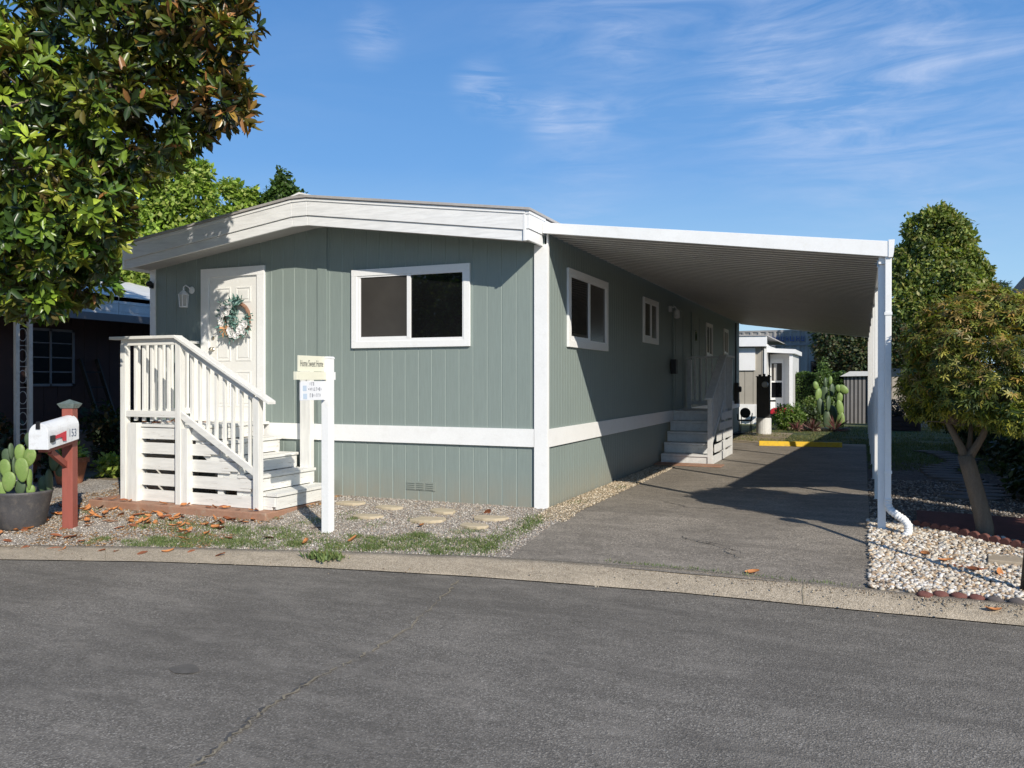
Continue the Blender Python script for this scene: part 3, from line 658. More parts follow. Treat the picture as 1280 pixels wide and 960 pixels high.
# side doors, meter and lamp under the carport
for (a, b) in ((7.5, 8.4), (9.5, 10.35)):
    m = MB(); m.box(.001,a-.09,1.0,.03,a,3.12); m.box(.001,b,1.0,.03,b+.09,3.12); m.box(.001,a-.09,3.12,.031,b+.09,3.2); m.build('door_casing', M['siding'], home, bevel=.002)
    d = MB().box(.001,a,1.0,.018,b,3.12).build('door', M['siding'], home)
    m = MB(); m.box(.018,a+.12,1.25,.026,b-.12,1.95); m.box(.018,a+.12,2.1,.026,b-.12,2.95); m.build('door_panel', M['siding'], d, bevel=.003)
MB().box(.0262,9.8,2.55,.03,10.05,2.8).build('door_window', M['glass'], home)
MB().box(.02,7.16,1.75,.13,7.34,2.05).build('letter_box', M['black'], home, bevel=.01)
m = MB(); m.box(.001,7.05,3.02,.05,7.17,3.14); m.tube([(.05,7.11,3.1),(.12,7.11,3.12),(.16,7.11,3.06)], .012, 8); m.lathe([(.03,0),(.055,-.03),(.06,-.16),(.03,-.18)], (.16,7.11,3.06), 10); m.build('side_lantern', M['dullwhite'], home)
m = MB(); m.box(.02,16.3,.9,.13,16.6,1.55); m.lathe([(.09,0),(.09,.06),(.07,.08)], (.13,16.45,1.35), 14, axis=(1,0,0)); m.box(.02,16.42,1.55,.06,16.48,3.4); m.build('meter_box', M['darkbox'], home)
# ---------------------------------------------------------------- wreath on the door
wr = thing('door_wreath', (-4.87,-.03,2.5), 'round twig wreath with white flowers, teal leaves and a peach bow on the front door', 'wreath')
wc = Vector((-4.87,-.06,2.52)); m = MB()
for k in range(7):
    ph = k*.9; m.tube([(wc.x+(.235+.018*math.cos(5*t+ph))*math.cos(t), wc.y+.018*math.sin(5*t+ph)-.0, wc.z+(.235+.018*math.cos(5*t+ph))*math.sin(t)) for t in [2*math.pi*i/48 for i in range(49)]], .011, 6)
m.build('twig_ring', M['twig'], wr)
def wp(a, r_=.235, d=0): return np.array([wc.x+r_*math.cos(a), wc.y-.03-d, wc.z+r_*math.sin(a)])
P, Dn = [], []
for k in range(330):
    a = R(rnd.uniform(62, 372)) if rnd.random() < .8 else R(rnd.uniform(70, 110))
    rr = .235+rnd.gauss(0,.045); P.append(wp(a, rr, rnd.uniform(-.01,.03))); out = rnd.choice((-1,1,1)); Dn.append((math.cos(a)*out+rnd.gauss(0,.6), -.5+rnd.gauss(0,.3), math.sin(a)*out+rnd.gauss(0,.6)))
for k in range(70):      # the sprig that crosses the centre
    P.append(np.array([wc.x+rnd.uniform(-.08,.06), wc.y-.03, wc.z+rnd.uniform(-.12,.12)])); Dn.append((rnd.gauss(0,.6),-.4,rnd.gauss(0,1)))
P = np.array(P); V, F, T = leaves(P, np.array(Dn), np.array([[0,-1,0]]*len(P))+nr.normal(size=(len(P),3))*.4, .075*(.6+.8*nr.random(len(P))), .028, tintvar(len(P), [(.14,.30,.27),(.22,.38,.35),(.08,.18,.15),(.3,.45,.42)], .3), LEAF_BIG)
tri_mesh('wreath_leaves', V, F, leafmat('silk_leaf', .6, .1), T, wr)
def rose(c, r_, mat, name):
    m = MB(); c = Vector(c)
    for ring, (nn, rr, tilt) in enumerate(((6,1.0,.35),(5,.72,.75),(4,.42,1.1))):
        for k in range(nn):
            a = 2*math.pi*k/nn+ring*.5; o_ = Vector((math.cos(a), 0, math.sin(a))); n_ = Vector((0,-1,0)); s_ = o_.cross(n_)
            p0 = c + o_*r_*rr*.15; d1 = (o_*math.cos(tilt)+n_*math.sin(tilt)).normalized()
            L_ = r_*rr; v = [p0-s_*.25*L_, p0+s_*.25*L_, p0+d1*L_*.6+s_*.55*L_, p0+d1*L_*1.0+s_*.25*L_+n_*.0, p0+d1*L_*1.02-s_*.25*L_, p0+d1*L_*.6-s_*.55*L_]
            m.add(v, [(0,1,2,3),(0,3,4,5)])
    m.ball(tuple(c+Vector((0,-r_*.25,0))), r_*.2, 4); return m.build(name, mat, wr)
for a, rr, s in ((112,.20,.062),(138,.235,.06),(158,.22,.058),(178,.24,.055),(196,.23,.05),(140,.15,.05),(262,.22,.06),(282,.25,.055),(300,.21,.055),(322,.21,.06),(338,.235,.055),(246,.19,.045),(312,.27,.045)):
    rose(wp(R(a), rr, .035), s, M['whitepetal'], 'flower')
m = MB(); b0 = Vector(wp(R(222), .22, .045))
for a, l in ((150,.10),(200,.11),(20,.09),(260,.14),(300,.12)):
    d = Vector((math.cos(R(a)), 0, math.sin(R(a)))); s_ = Vector((-d.z,0,d.x))
    m.add([b0, b0+d*l*.6+s_*.035+Vector((0,-.03,0)), b0+d*l, b0+d*l*.6-s_*.035], [(0,1,2,3)])
m.build('bow', M['peach'], wr)
# ---------------------------------------------------------------- carport
YC0, YC1 = -.08, 17.75
def cz(x): return 3.50 - .130*x       # underside level line of the pans
cp = thing('carport', (3.8,0,0), 'white aluminium carport roof with ribbed underside on a row of slim posts', 'carport')
m = MB(); y = YC0+.02; prof = []
while y < YC1-.02:
    prof += [(y,0),(y+.012,-.04),(y+.07,-.04),(y+.082,0),(y+.20,0)]; y += .20
v = []; M['panshade'] = pm('carport_pan_rib_shade', (.34,.33,.32), .12, 2, .5, bd=0)  # darker copy of the pan for the rib sides, shading put into the colour
for (yy, dz) in prof:
    for x in (.024, 3.89): v += [(x,yy,cz(x)+dz-.02)]
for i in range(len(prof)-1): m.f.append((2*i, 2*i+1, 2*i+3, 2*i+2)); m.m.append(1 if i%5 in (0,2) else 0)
m.v = list(v)
m.add([(.024,YC0+.02,cz(.024)+.004),(3.89,YC0+.02,cz(3.89)+.004),(3.89,YC1,cz(3.89)+.004),(.024,YC1,cz(.024)+.004)], [(0,1,2,3)])
m.build('roof_pan', [M['pan'], M['panshade']], cp)
m = MB(); m.prism([(-.015,cz(0)-.06),(3.893,cz(3.893)-.08),(3.893,cz(3.893)+.085),(-.015,cz(0)+.07)], 'y', YC0-.02, YC0+.02); m.build('front_fascia', M['alu'], cp, bevel=.003)
m = MB(); m.prism([(.03,cz(0)-.06),(3.893,cz(3.893)-.08),(3.893,cz(3.893)+.085),(.03,cz(0)+.07)], 'y', YC1, YC1+.03); m.build('rear_fascia', M['alu'], cp)
m = MB(); z0, z1 = cz(3.9)-.085, cz(3.9)+.095
m.prism([(3.895,z0),(3.935,z0),(3.945,z0+.05),(3.952,z1),(3.944,z1),(3.935,z0+.06),(3.928,z0+.012),(3.895,z0+.012)], 'y', YC0, YC1)
m.prism([(3.895,z0),(3.936,z0),(3.946,z0+.05),(3.954,z1+.004),(3.895,z1+.004)], 'y', YC0-.028, YC0-.002)
m.build('gutter_trough', M['alu'], cp)
m = MB(); m.box(3.80,YC0+.03,z0-.06,3.87,YC1-.1,z0+.035); m.build('side_beam', M['alu'], cp)
for y in [YC0+.06+k*2.5 for k in range(8)]:
    m = MB(); m.box(3.805,y,-.02,3.875,y+.075,z0-.06)
    m.box(3.795,y+.0,-.0,3.806,y+.012,z0-.065); m.box(3.795,y+.063,0,3.806,y+.075,z0-.065)
    p = m.build('post', M['alu'], cp, bevel=.003)
    m = MB(); m.box(3.78,y-.01,-.005,3.90,y+.09,.008); m.build('base_plate', M['steel'], p)
    m = MB(); m.box(3.785,y-.004,z0-.09,3.808,y+.079,z0-.02); m.lathe([(.012,0),(.012,.02)], (3.785,y+.04,z0-.05), 8, axis=(-1,0,0)); m.build('bracket', M['steel'], p)
ds = MB(); ds.box(3.862,YC0-.005,.30,3.925,YC0+.056,z0+.01); d_ = ds.build('downspout', M['alu'], cp, bevel=.006)
m = MB(); path = [(3.894,-.055,.36),(3.894,-.055,.29),(3.915,-.075,.235),(3.985,-.135,.19),(4.045,-.165,.155),(4.085,-.185,.10),(4.085,-.20,.04),(4.05,-.225,-.02)]
pts, rr = [], []
for i in range(len(path)-1):
    for k in range(5):
        t = k/5; a, b = Vector(path[i]), Vector(path[i+1]); pts.append(a.lerp(b, t)); rr.append(.044 if (len(rr)%2) else .037)
m.tube(pts, rr, 14); m.build('corrugated_elbow', M['alu'], d_, smooth=False)
m = MB(); pass
for z in (.62,2.3): MB().box(3.856,YC0-.012,z,3.932,YC0+.05,z+.03).build('strap', M['alu'], d_)
# ---------------------------------------------------------------- front steps
tag(MB().box(-6.2,-1.50,-.20,-3.14,-.04,-.035).build('concrete_pad', M['pad'], bevel=.015), kind='structure')
st = thing('front_steps', (-4.6,-.7,-.035), 'white wooden steps and landing with picket railing at the front door', 'steps')
DZ = 1.015; FYs = -1.30
for k in range(9):
    y0 = -1.31+k*.144; MB().box(-5.72,y0,DZ-.038,-4.30,y0+.134,DZ+rnd.uniform(-.002,.002)).build('deck_board', M['wwx'], st, bevel=.003)
treads = [(-4.02,.805),(-3.72,.595),(-3.42,.385),(-3.12,.175)]
m = MB()
for i, (xf, z) in enumerate(treads):
    t = MB(); t.box(xf-.335,-1.30,z-.036,xf-.18,-.10,z); t.box(xf-.172,-1.30,z-.036,xf,-.10,z+.001); t.build('tread', M['wwy'], st, bevel=.003)
    zb = (treads[i+1][1] if i < 3 else -.035)
    MB().box(xf-.045,-1.285,zb+.012,xf-.02,-.115,z-.045).build('riser', M['wwy'], st, bevel=.002)
    m.box(xf-.30,-1.297,z-.165,xf-.045,-1.262,z-.048)
MB().box(-4.345,-1.285,.82,-4.32,-.115,DZ-.045).build('riser', M['wwy'], st, bevel=.002)
m.build('tread_cleat', M['wwx'], st, bevel=.002)
m = MB(); m.prism([(-4.5,.98),(-4.3,.80),(-3.2,.02),(-3.2,-.03),(-3.5,-.03),(-4.5,.70)], 'y', -1.255, -1.215); m.build('stringer', M['wwx'], st)
m = MB(); m.prism([(-4.5,.98),(-4.3,.80),(-3.2,.02),(-3.2,-.03),(-3.5,-.03),(-4.5,.70)], 'y', -.20, -.16); m.build('stringer', M['wwx'], st)
def sx(z): return -4.30+(.83-z)/.70*1.10
for (a, b) in ((.815,.965),(.615,.765),(.40,.56),(.185,.345),(-.03,.125)):
    xe = -4.28 if b > .9 else (sx(b) - .02)
    MB().box(-5.60,-1.293,a,-4.735,-1.268,b).build('skirt_board', M['wwx'], st, bevel=.002)
    MB().box(-4.60,-1.293,a,xe,-1.268,b).build('skirt_board', M['wwx'], st, bevel=.002)
    MB().box(-5.70,-1.22,a,-5.675,-.05,b).build('skirt_board', M['wwy'], st, bevel=.002)
m = MB(); m.box(-4.12,-1.26,-.03,-4.03,-1.215,.7); m.box(-3.8,-1.26,-.03,-3.72,-1.215,.42); m.box(-5.05,-.3,-.03,-4.95,-.2,.97); m.build('inner_post', M['wwz'], st)
def post(x, y, z1, z0=-.035, w=.09, nm='post'): return MB().box(x,y,z0,x+w,y+w,z1).build(nm, M['wwz'], st, bevel=.004)
post(-5.715,-1.39,2.115); post(-5.60,-1.375,1.03, w=.17, nm='support_post'); post(-4.725,-1.39,2.13); post(-4.63,-1.375,.975, w=.1, nm='support_post'); post(-3.43,-1.39,1.40); post(-5.715,-.12,2.115)
MB().box(-5.88,-1.43,2.168,-4.70,-1.28,2.208).build('handrail_cap', M['wwx'], st, bevel=.004)
MB().box(-5.72,-1.375,2.085,-4.72,-1.335,2.167).build('top_rail', M['wwx'], st, bevel=.003)
MB().box(-5.62,-1.38,1.115,-4.73,-1.34,1.20).build('bottom_rail', M['wwx'], st, bevel=.003)
MB().box(-5.75,-1.275,2.166,-5.61,-.03,2.205).build('handrail_cap', M['wwy'], st, bevel=.004)
MB().box(-5.69,-1.30,1.115,-5.65,-.03,1.20).build('bottom_rail', M['wwy'], st, bevel=.003)
SL = (1.36-2.20)/(1.52)
def rl(x): return 2.20+SL*(x+4.70)
MB().prism([(-4.705,rl(-4.705)-.04),(-3.16,rl(-3.16)-.04),(-3.16,rl(-3.16)),(-4.705,rl(-4.705))], 'y', -1.43, -1.28).build('handrail_cap', M['wwx'], st, bevel=.004)
MB().prism([(-4.63,rl(-4.63)-.13),(-3.44,rl(-3.44)-.13),(-3.44,rl(-3.44)-.045),(-4.63,rl(-4.63)-.045)], 'y', -1.375, -1.335).build('top_rail', M['wwx'], st, bevel=.003)
def bl(x): return 1.10+(.40-1.10)/1.2*(x+4.63)
MB().prism([(-4.63,bl(-4.63)),(-3.43,bl(-3.43)),(-3.43,bl(-3.43)+.10),(-4.63,bl(-4.63)+.10)], 'y', -1.385, -1.345).build('bottom_rail', M['wwx'], st, bevel=.003)
MB().box(-3.66,-.15,.30,-3.485,-.06,1.80).build('wall_post', M['wwz'], st, bevel=.004)
def baluster(x, y, z0, z1, mt='wwz'): MB().box(x-.019,y-.019,z0,x+.019,y+.019,z1).build('baluster', M[mt], st, bevel=.002)
for k in range(5): baluster(-5.50+k*.148, -1.318, 1.06, 2.165)
for k in range(8): x = -4.50+k*.138; baluster(x, -1.318, bl(x)-.02, rl(x)-.045)
for k in range(7): baluster(-5.67, -1.12+k*.15, 1.12, 2.165)
# ---------------------------------------------------------------- side steps under the carport
ss = thing('side_steps', (.5,7.4,0), 'white wooden side steps with a solid sloping rail below the carport', 'steps')
W = M['side_ww']
for i in range(5):
    y0, z = 6.22+i*.28, .2*(i+1)-.01; xa = .035; xw = .93
    MB().box(xa,y0-.02,z-.04,xw,y0+.29,z).build('tread', W, ss, bevel=.004)
    MB().box(xa,y0,z-.2+.005,xw,y0+.025,z-.045).build('riser', W, ss, bevel=.003)
MB().box(.035,7.62,.95,.93,8.85,.992).build('deck', W, ss, bevel=.003)
for (x, y, z) in ((.93,6.2,1.28),(.93,7.75,2.08),(.93,8.78,2.08),(.04,8.78,2.08)): MB().box(x,y,0,x+.09,y+.09,z).build('post', W, ss, bevel=.004)
m = MB(); m.prism([(6.05,1.24),(7.82,2.11),(7.82,2.15),(6.05,1.28)], 'x', .90, 1.05); m.build('handrail_cap', W, ss, bevel=.004)
MB().box(.90,7.82,2.11,1.05,8.98,2.15).build('handrail_cap', W, ss, bevel=.004)
MB().box(.03,8.76,2.11,.90,8.90,2.15).build('handrail_cap', W, ss, bevel=.004)
MB().box(.1,8.80,1.08,.93,8.84,1.17).build('bottom_rail', W, ss, bevel=.003)
for k in range(6): MB().box(.19+k*.125,8.79,1.1,.228+k*.125,8.828,2.1).build('baluster', W, ss)
MB().prism([(6.28,.34),(7.75,1.10),(7.75,1.20),(6.28,.44)], 'x', .96, 1.0).build('bottom_rail', W, ss, bevel=.003)
for k in range(9):
    y = 6.42+k*.16; z0 = .36+(y-6.28)*.517; MB().box(.955,y-.019,z0,.993,y+.019,1.24+(y-6.05)*.4915).build('baluster', W, ss)
for k in range(6): MB().box(.955,7.98+k*.15,1.02,.993,8.018+k*.15,2.11).build('baluster', W, ss)
for k in range(5):
    z = k*.2; y0 = 6.28+k*.27; MB().box(1.0,y0,z+.01,1.022,8.80,z+.165).build('skirt_board', W, ss, bevel=.003)
tag(MB().box(.0,5.75,.012,1.25,6.18,.03).build('door_mat', M['pad']), 'thin red brown slab at the foot of the side steps', 'slab')
# ---------------------------------------------------------------- realty sign post
sg = thing('sign_post', (-2.07,-1.7,-.16), 'white square post in the gravel carrying a hanging sign and a Home Sweet Home rider', 'sign')
MB().box(-2.12,-1.755,-.2,-2.015,-1.65,1.86).build('post', M['white'], sg, bevel=.003)
MB().prism([(-2.125,1.86),(-2.01,1.86),(-2.01,1.872),(-2.03,1.885),(-2.105,1.885),(-2.125,1.872)], 'y', -1.76, -1.645).build('post_cap', M['white'], sg)
MB().box(-2.09,-2.30,1.615,-2.045,-1.757,1.705).build('sign_arm', M['cream'], sg, bevel=.002)
MB().box(-2.09,-1.648,1.615,-2.045,-1.58,1.705).build('sign_arm', M['white'], sg, bevel=.002)
rid = MB().box(-2.085,-2.24,1.71,-2.065,-1.77,1.885).build('rider_sign', M['cream'], sg, bevel=.002)
pan = MB().box(-2.085,-2.20,1.385,-2.06,-1.765,1.60).build('hanging_sign', M['signw'], sg, bevel=.002)
m = MB(); m.tube([(-2.07,-2.1,1.62),(-2.07,-2.1,1.59)], .005, 6); m.tube([(-2.07,-1.85,1.62),(-2.07,-1.85,1.59)], .005, 6); m.build('sign_hook', M['steel'], sg)
def text(body, size, loc, rot, mat, parent, name='lettering', sxx=1, ext=.0006, align='CENTER'):
    c = bpy.data.curves.new(name, 'FONT'); c.body = body; c.size = size; c.extrude = ext; c.align_x = align; c.align_y = 'CENTER'; c.materials.append(mat)
    c.resolution_u = 3
    o = bpy.data.objects.new(name, c); COL.objects.link(o); o.parent = parent; o.location = Vector(loc)-worg(parent); o.rotation_euler = rot; o.scale = (sxx,1,1)
    return o
text('Home Sweet Home', .105, (-2.0640,-2.005,1.795), (R(90),0,R(90)), M['ink'], rid, sxx=.50)
m = MB()
for z, n_, s0 in ((1.57,3,.5),(1.51,9,1.),(1.44,7,1.)):    # blurred, unreadable print
    y = -2.08+(.0 if n_ == 9 else .03)
    for k in range(n_):
        h = rnd.uniform(.02,.05); wd = rnd.uniform(.012,.022); m.box(-2.0595,y,z-h/2,-2.0585,y+wd*.45,z+h/2)
        m.box(-2.0595,y+wd*.45,z-h/2+rnd.choice((0,h*.8)),-2.0585,y+wd,z-h/2+rnd.choice((.2,.95))*h); y += wd+rnd.uniform(.008,.016)
m.build('print', M['inkgrey'], pan)
m = MB(); m.box(-2.0595,-2.175,1.49,-2.0585,-2.11,1.55); m.box(-2.0595,-2.17,1.40,-2.0585,-2.10,1.46); m.build('print', M['paleblue'], pan)
# ---------------------------------------------------------------- mailbox
FWv = Vector((-.392,.92,0)); RTv = Vector((.92,.392,0))
mb = thing('mailbox', (-5.40,-2.42,-.24), 'white rural mailbox numbered 153 with red flag on a barn red post', 'mailbox')
a = Vector((-.302,.953,0)).normalized(); s_ = Vector((a.y,-a.x,0)); T8 = math.tan(R(8))
p0 = Vector((-5.37,-2.44,0))          # back end of the box
rot = math.atan2(s_.y, s_.x)
m = MB(); m.box(-.065,-.065,-.02,.065,.065,1.50)
q = Matrix.Rotation(rot+.12, 3, 'Z'); m.v = [tuple(q @ Vector(v) + Vector((-5.40,-2.42,-.22))) for v in m.v]
pst = m.build('post', M['red'], mb, bevel=.005)
m = MB(); m.prism([(-.075,0),(.075,0),(.105,.05),(-.105,.05)], 'y', -.075, .075)
m = MB(); m.add([(-.075,-.075,0),(.075,-.075,0),(.075,.075,0),(-.075,.075,0),(-.105,-.105,.055),(.105,-.105,.055),(.105,.105,.055),(-.105,.105,.055),(0,0,.11)],
      [(0,3,2,1),(0,1,5,4),(1,2,6,5),(2,3,7,6),(3,0,4,7),(4,5,8),(5,6,8),(6,7,8),(7,4,8)])
m.v = [tuple(q @ Vector(v) + Vector((-5.40,-2.42,1.265))) for v in m.v]; m.build('post_cap', M['copper'], mb)
# box body: profile in (side, up), extruded along -a
Wd, Hh, Ln = .118, .30, .58
prof = [(-Wd,0),(Wd,0),(Wd,.175)] + [(Wd*math.cos(t), .175+.125*math.sin(t)) for t in [math.pi*k/12 for k in range(1,12)]] + [(-Wd,.175)]
zb = .885
def mbP(sd, up, l): # l distance from the back end towards the street
    v = p0 + s_*sd - a*l; return (v.x, v.y, zb + up + T8*(.0) - T8*l*1.0 + .0)
def ext(m, prof, l0, l1):
    n = len(prof); v = [mbP(x, z, l0) for x, z in prof] + [mbP(x, z, l1) for x, z in prof]
    m.add(v, [tuple(range(n)), tuple(range(2*n-1, n-1, -1))] + [(i, n+i, n+(i+1)%n, (i+1)%n) for i in range(n)])
m = MB(); ext(m, prof, 0, Ln-.015); body = m.build('box', M['metalw'], mb, bevel=.004)
m = MB(); ext(m, [(x*1.035, z*1.02-.003) for x, z in prof], Ln-.03, Ln+.006); dr = m.build('box_door', M['metalw'], mb, bevel=.004)
m = MB(); v = [mbP(x, z, Ln+l) for l in (.0,.02) for x, z in ((-.025,.24),(.025,.24),(.022,.325),(-.022,.325))]; m.add(v, [(0,1,2,3),(7,6,5,4),(0,4,5,1),(1,5,6,2),(2,6,7,3),(3,7,4,0)]); m.build('latch', M['black'], dr)
def sideplate(m, pts, t0, t1):
    n = len(pts); v = [mbP(Wd+t0, z, l) for l, z in pts] + [mbP(Wd+t1, z, l) for l, z in pts]
    m.add(v, [tuple(range(n)), tuple(range(2*n-1,n-1,-1))] + [(i, (i+1)%n, n+(i+1)%n, n+i) for i in range(n)])
m = MB(); sideplate(m, [(.49,.075),(.55,.075),(.55,.15),(.49,.15)], .002, .03); m.build('flag_pivot', M['black'], body)
m = MB(); sideplate(m, [(.49,.10),(.49,.135),(.27,.155),(.27,.035),(.33,.05),(.35,.10)], .012, .018); m.build('flag', M['redplastic'], body)
nm = p0 + s_*(Wd+.0035) - a*.13; rx = Matrix((( a.x, 0, s_.x),(a.y, 0, s_.y),(0,1,0))).to_4x4()
t_ = text('153', .135, (nm.x, nm.y, zb+.10-T8*.13), (0,0,0), M['numblue'], body, name='house_number')
t_.rotation_euler = (Matrix.Rotation(math.atan2(a.y,a.x),3,'Z') @ Matrix.Rotation(R(-0),3,'Y') @ Matrix.Rotation(R(90),3,'X')).to_euler()
t_.scale = (.78,1,1)
m = MB()
def brk(l, up): v = p0 - a*l; return (v.x, v.y, zb-T8*l+up)
m.beam(brk(-.02,-.03), brk(.50,-.03), .13, .05); m.build('bracket_board', M['red'], mb, bevel=.004)
m = MB(); m.beam(brk(.38,-.07), (-5.41,-2.45,.55), .05, .07); m.build('brace', M['red'], mb, bevel=.004)
# ---------------------------------------------------------------- prickly pear in a pot
pc = thing('potted_cactus', (-6.08,-2.55,-.24), 'prickly pear cactus growing in a wide dark pot beside the mailbox', 'potted plant')
m = MB(); m.lathe([(.23,0),(.25,.02),(.30,.25),(.335,.43),(.345,.45),(.345,.475),(.325,.475),(.31,.44),(.02,.42)], (-6.08,-2.55,-.245), 40); m.build('pot', M['potm'], pc, smooth=True)
def padd(px, py, w_, h_, dd, tilt, face, mat, z=None):
    c = Vector((-6.08,-2.55,0)) + RTv*((px-28)*.01033) + FWv*dd; c.z = 1.6-(py-476.4)*.01033
    m = MB(); m.ball((0,0,0), (w_*.01033*.5, .022, h_*.01033*.54), 10)
    k = Matrix.Rotation(R(23+face), 3, 'Z') @ Matrix.Rotation(R(tilt), 3, 'Y'); m.v = [tuple(k @ Vector((v[0]*(1+.18*v[2]/(h_*.0056)), v[1], v[2])) + c) for v in m.v]
    return m.build('pad', mat, pc, smooth=True)
CA, CB = M['cactus'], M['cactusdark']
for q in ((7,583,14,22,0,-8,0,CA),(23.4,564,12,20,.02,4,10,CA),(37.8,569,16,22,-.02,14,-5,CA),(30.7,584,17,28,-.06,-4,0,CA),(14.3,562,7,19,.0,-3,60,CB),(16,598,16,23,-.08,6,5,CA),(5,608,12,18,-.05,-10,10,CA),(62.5,573,18,26,.08,8,-20,CB),(70,582,16,24,.12,20,10,CB),(29,550,13,20,.15,-4,10,CB),(15.6,580,6,22,.04,0,70,CB),(37.8,596,7,24,-.02,2,65,CA),(25,606,14,18,0,0,0,CB),(58,600,9,30,.05,-3,50,CB),(48,603,12,20,.1,5,20,CB),(3,570,12,20,.1,-5,5,CB),(38,610,10,14,.0,0,20,CA),(0,595,14,20,.12,-14,0,CB)): padd(*q)
# ---------------------------------------------------------------- stepping stones and leaf litter
for i, (x, y, w_, h_, r_) in enumerate([(-2.62,-.42,.21,.10,5),(-1.98,-.50,.21,.09,-3),(-1.99,-.98,.21,.10,4),(-1.20,-.50,.20,.12,-10),(-1.16,-.93,.22,.14,8),(-.46,-.66,.23,.12,6),(-.50,-1.04,.20,.10,-4)]):
    k = 9; pts = []
    for j in range(k):
        t = 2*math.pi*j/k+.3; rr = (abs(math.cos(t))**4+abs(math.sin(t))**4)**-.25*(1+rnd.uniform(-.08,.05)); pts.append((x+w_*.9*rr*math.cos(t), y+h_*1.1*rr*math.sin(t)+R(r_)*w_*math.cos(t)))
    z = Gz(y); m = MB(); m.prism(pts, 'z', z-.01, z+.028); o = m.build('stepping_stone', M['slate'], bevel=.008)
    tag(o, ['tan stepping stone nearest the steps, alone below the sign post', 'pale stepping stone in the back row left of the vent', 'stepping stone in the front row right of the sign post', 'back stone of the middle pair, below the skirt vent', 'front stone of the middle stepping stone pair', 'back stone of the right pair, nearest the corner trim', 'front stone of the right stepping stone pair'][i], 'stepping stone', 'tan stepping stones in the gravel')
lvs = []
for q in range(5):
    m = MB(); nu, nv = 7, 4; v = []
    c1_, c2_ = rnd.uniform(-.1,.55), rnd.uniform(-.4,.6)
    for i in range(nu+1):
        u = i/nu; wd = (.032+.004*q)*math.sin(math.pi*min(1,u*.96+.02))**.7
        for j in range(nv+1):
            t = (j/nv-.5)*2; v.append(((u-.5)*.16, wd*t, .008+c1_*.035*t*t+.03*c2_*(2*u-1)**2+rnd.uniform(-.001,.001)))
    m.add(v, [(i*(nv+1)+j, (i+1)*(nv+1)+j, (i+1)*(nv+1)+j+1, i*(nv+1)+j+1) for i in range(nu) for j in range(nv)])
    o = m.build('fallen_leaf', M['dryleaf'] if q < 3 else M['dryleaf2'], origin=(0,0,0), smooth=True); lvs.append(o.data); bpy.data.objects.remove(o)
def leaf_at(x, y, z, sc_=1):
    o = bpy.data.objects.new('fallen_leaf', rnd.choice(lvs)); COL.objects.link(o); o.location = (x,y,z); o.rotation_euler = (rnd.gauss(0,.25), rnd.gauss(0,.25), rnd.uniform(0,6.28)); o.scale = (sc_,)*3
    tag(o, 'dry orange brown magnolia leaf lying on the ground', 'leaf', 'fallen magnolia leaves')
kx, ky = [q[0] for q in KL], [q[1] for q in KL]
spots = [(-3.0,-2.3),(-2.55,-2.15),(-2.0,-2.2),(-1.55,-1.95),(-3.4,-2.2),(-3.7,-1.75),(-1.45,-2.55),(-1.55,-2.52),(-1.62,-2.6),(-2.3,-1.6),(-1.1,-1.2),(-.62,-.42)]
for x, y in spots: leaf_at(x, y, Gz(y)+.012, rnd.uniform(.7,1.1))
for k in range(105):
    x = rnd.uniform(-6.6,-3.3); t = rnd.random(); kk = np.interp(x, kx, ky); y = kk+.1+(-1.52-kk-.1)*(t if rnd.random() < .35 else t**.45); leaf_at(x, y, Gz(y)+.012, rnd.uniform(.55,1.05))
for x in (-5.4,-5.2,-5.0,-4.75,-4.55,-4.3,-4.1,-4.0,-3.85,-3.5,-3.3,-3.0,-2.6): kk = np.interp(x, kx, ky); leaf_at(x+rnd.gauss(0,.05), kk-.10-rnd.random()*.15, Gz(kk)-.01, rnd.uniform(.5,.95))
for x, y, z in ((2.72,-1.86,-.155),(4.35,-1.1,-.06),(4.2,-.9,-.05),(4.6,-2.15,-.22),(4.75,-1.35,-.09),(4.55,-1.3,-.08),(-5.3,-.9,1.025),(-5.0,-1.1,1.025),(-4.8,-.8,1.025),(-4.6,-1.2,1.025),(-5.45,-1.22,1.025),(-5.2,-1.25,1.025)): leaf_at(x, y, z, .8)
for k in range(14): leaf_at(rnd.uniform(-6.1,-3.3), -1.44+rnd.gauss(0,.02), -.02, .7)
# ---------------------------------------------------------------- trees
def limb(m, pts, r0, r1, n=10):
    k = len(pts); m.tube(pts, [r0+(r1-r0)*(i/(k-1))**.8 for i in range(k)], n)
def wig(p, q, k=5, j=.12):
    p, q = Vector(p), Vector(q); d = (q-p).length
    return [p] + [p.lerp(q, i/k)+Vector((rnd.gauss(0,j),rnd.gauss(0,j),rnd.gauss(0,j)))*d*.3 for i in range(1,k)] + [q]
def rough(cl, k, lo=.28, hi=.5):
    out = list(cl)
    for _ in range(k):
        c = rnd.choice(cl); d = Vector((rnd.gauss(0,1),rnd.gauss(0,1)-.3,rnd.gauss(0,1))).normalized(); f = rnd.uniform(lo, hi)*c[3]
        out.append((c[0]+d.x*c[3]*.98, c[1]+d.y*c[3]*.98, c[2]+d.z*(c[5] if len(c) > 4 else c[3])*.98, *((f, f, f) if len(c) > 4 else (f,))))
    return out
mg = thing('magnolia_tree', (-6.9,-2.7,-.26), 'large magnolia with glossy green leaves and brown undersides overhanging the left corner of the house', 'tree')
m = MB(); limb(m, wig((-7.35,-2.7,-.3),(-6.75,-2.6,3.0),5,.04), .22, .16, 14); tk = m.build('trunk', M['bark'], mg, smooth=True)
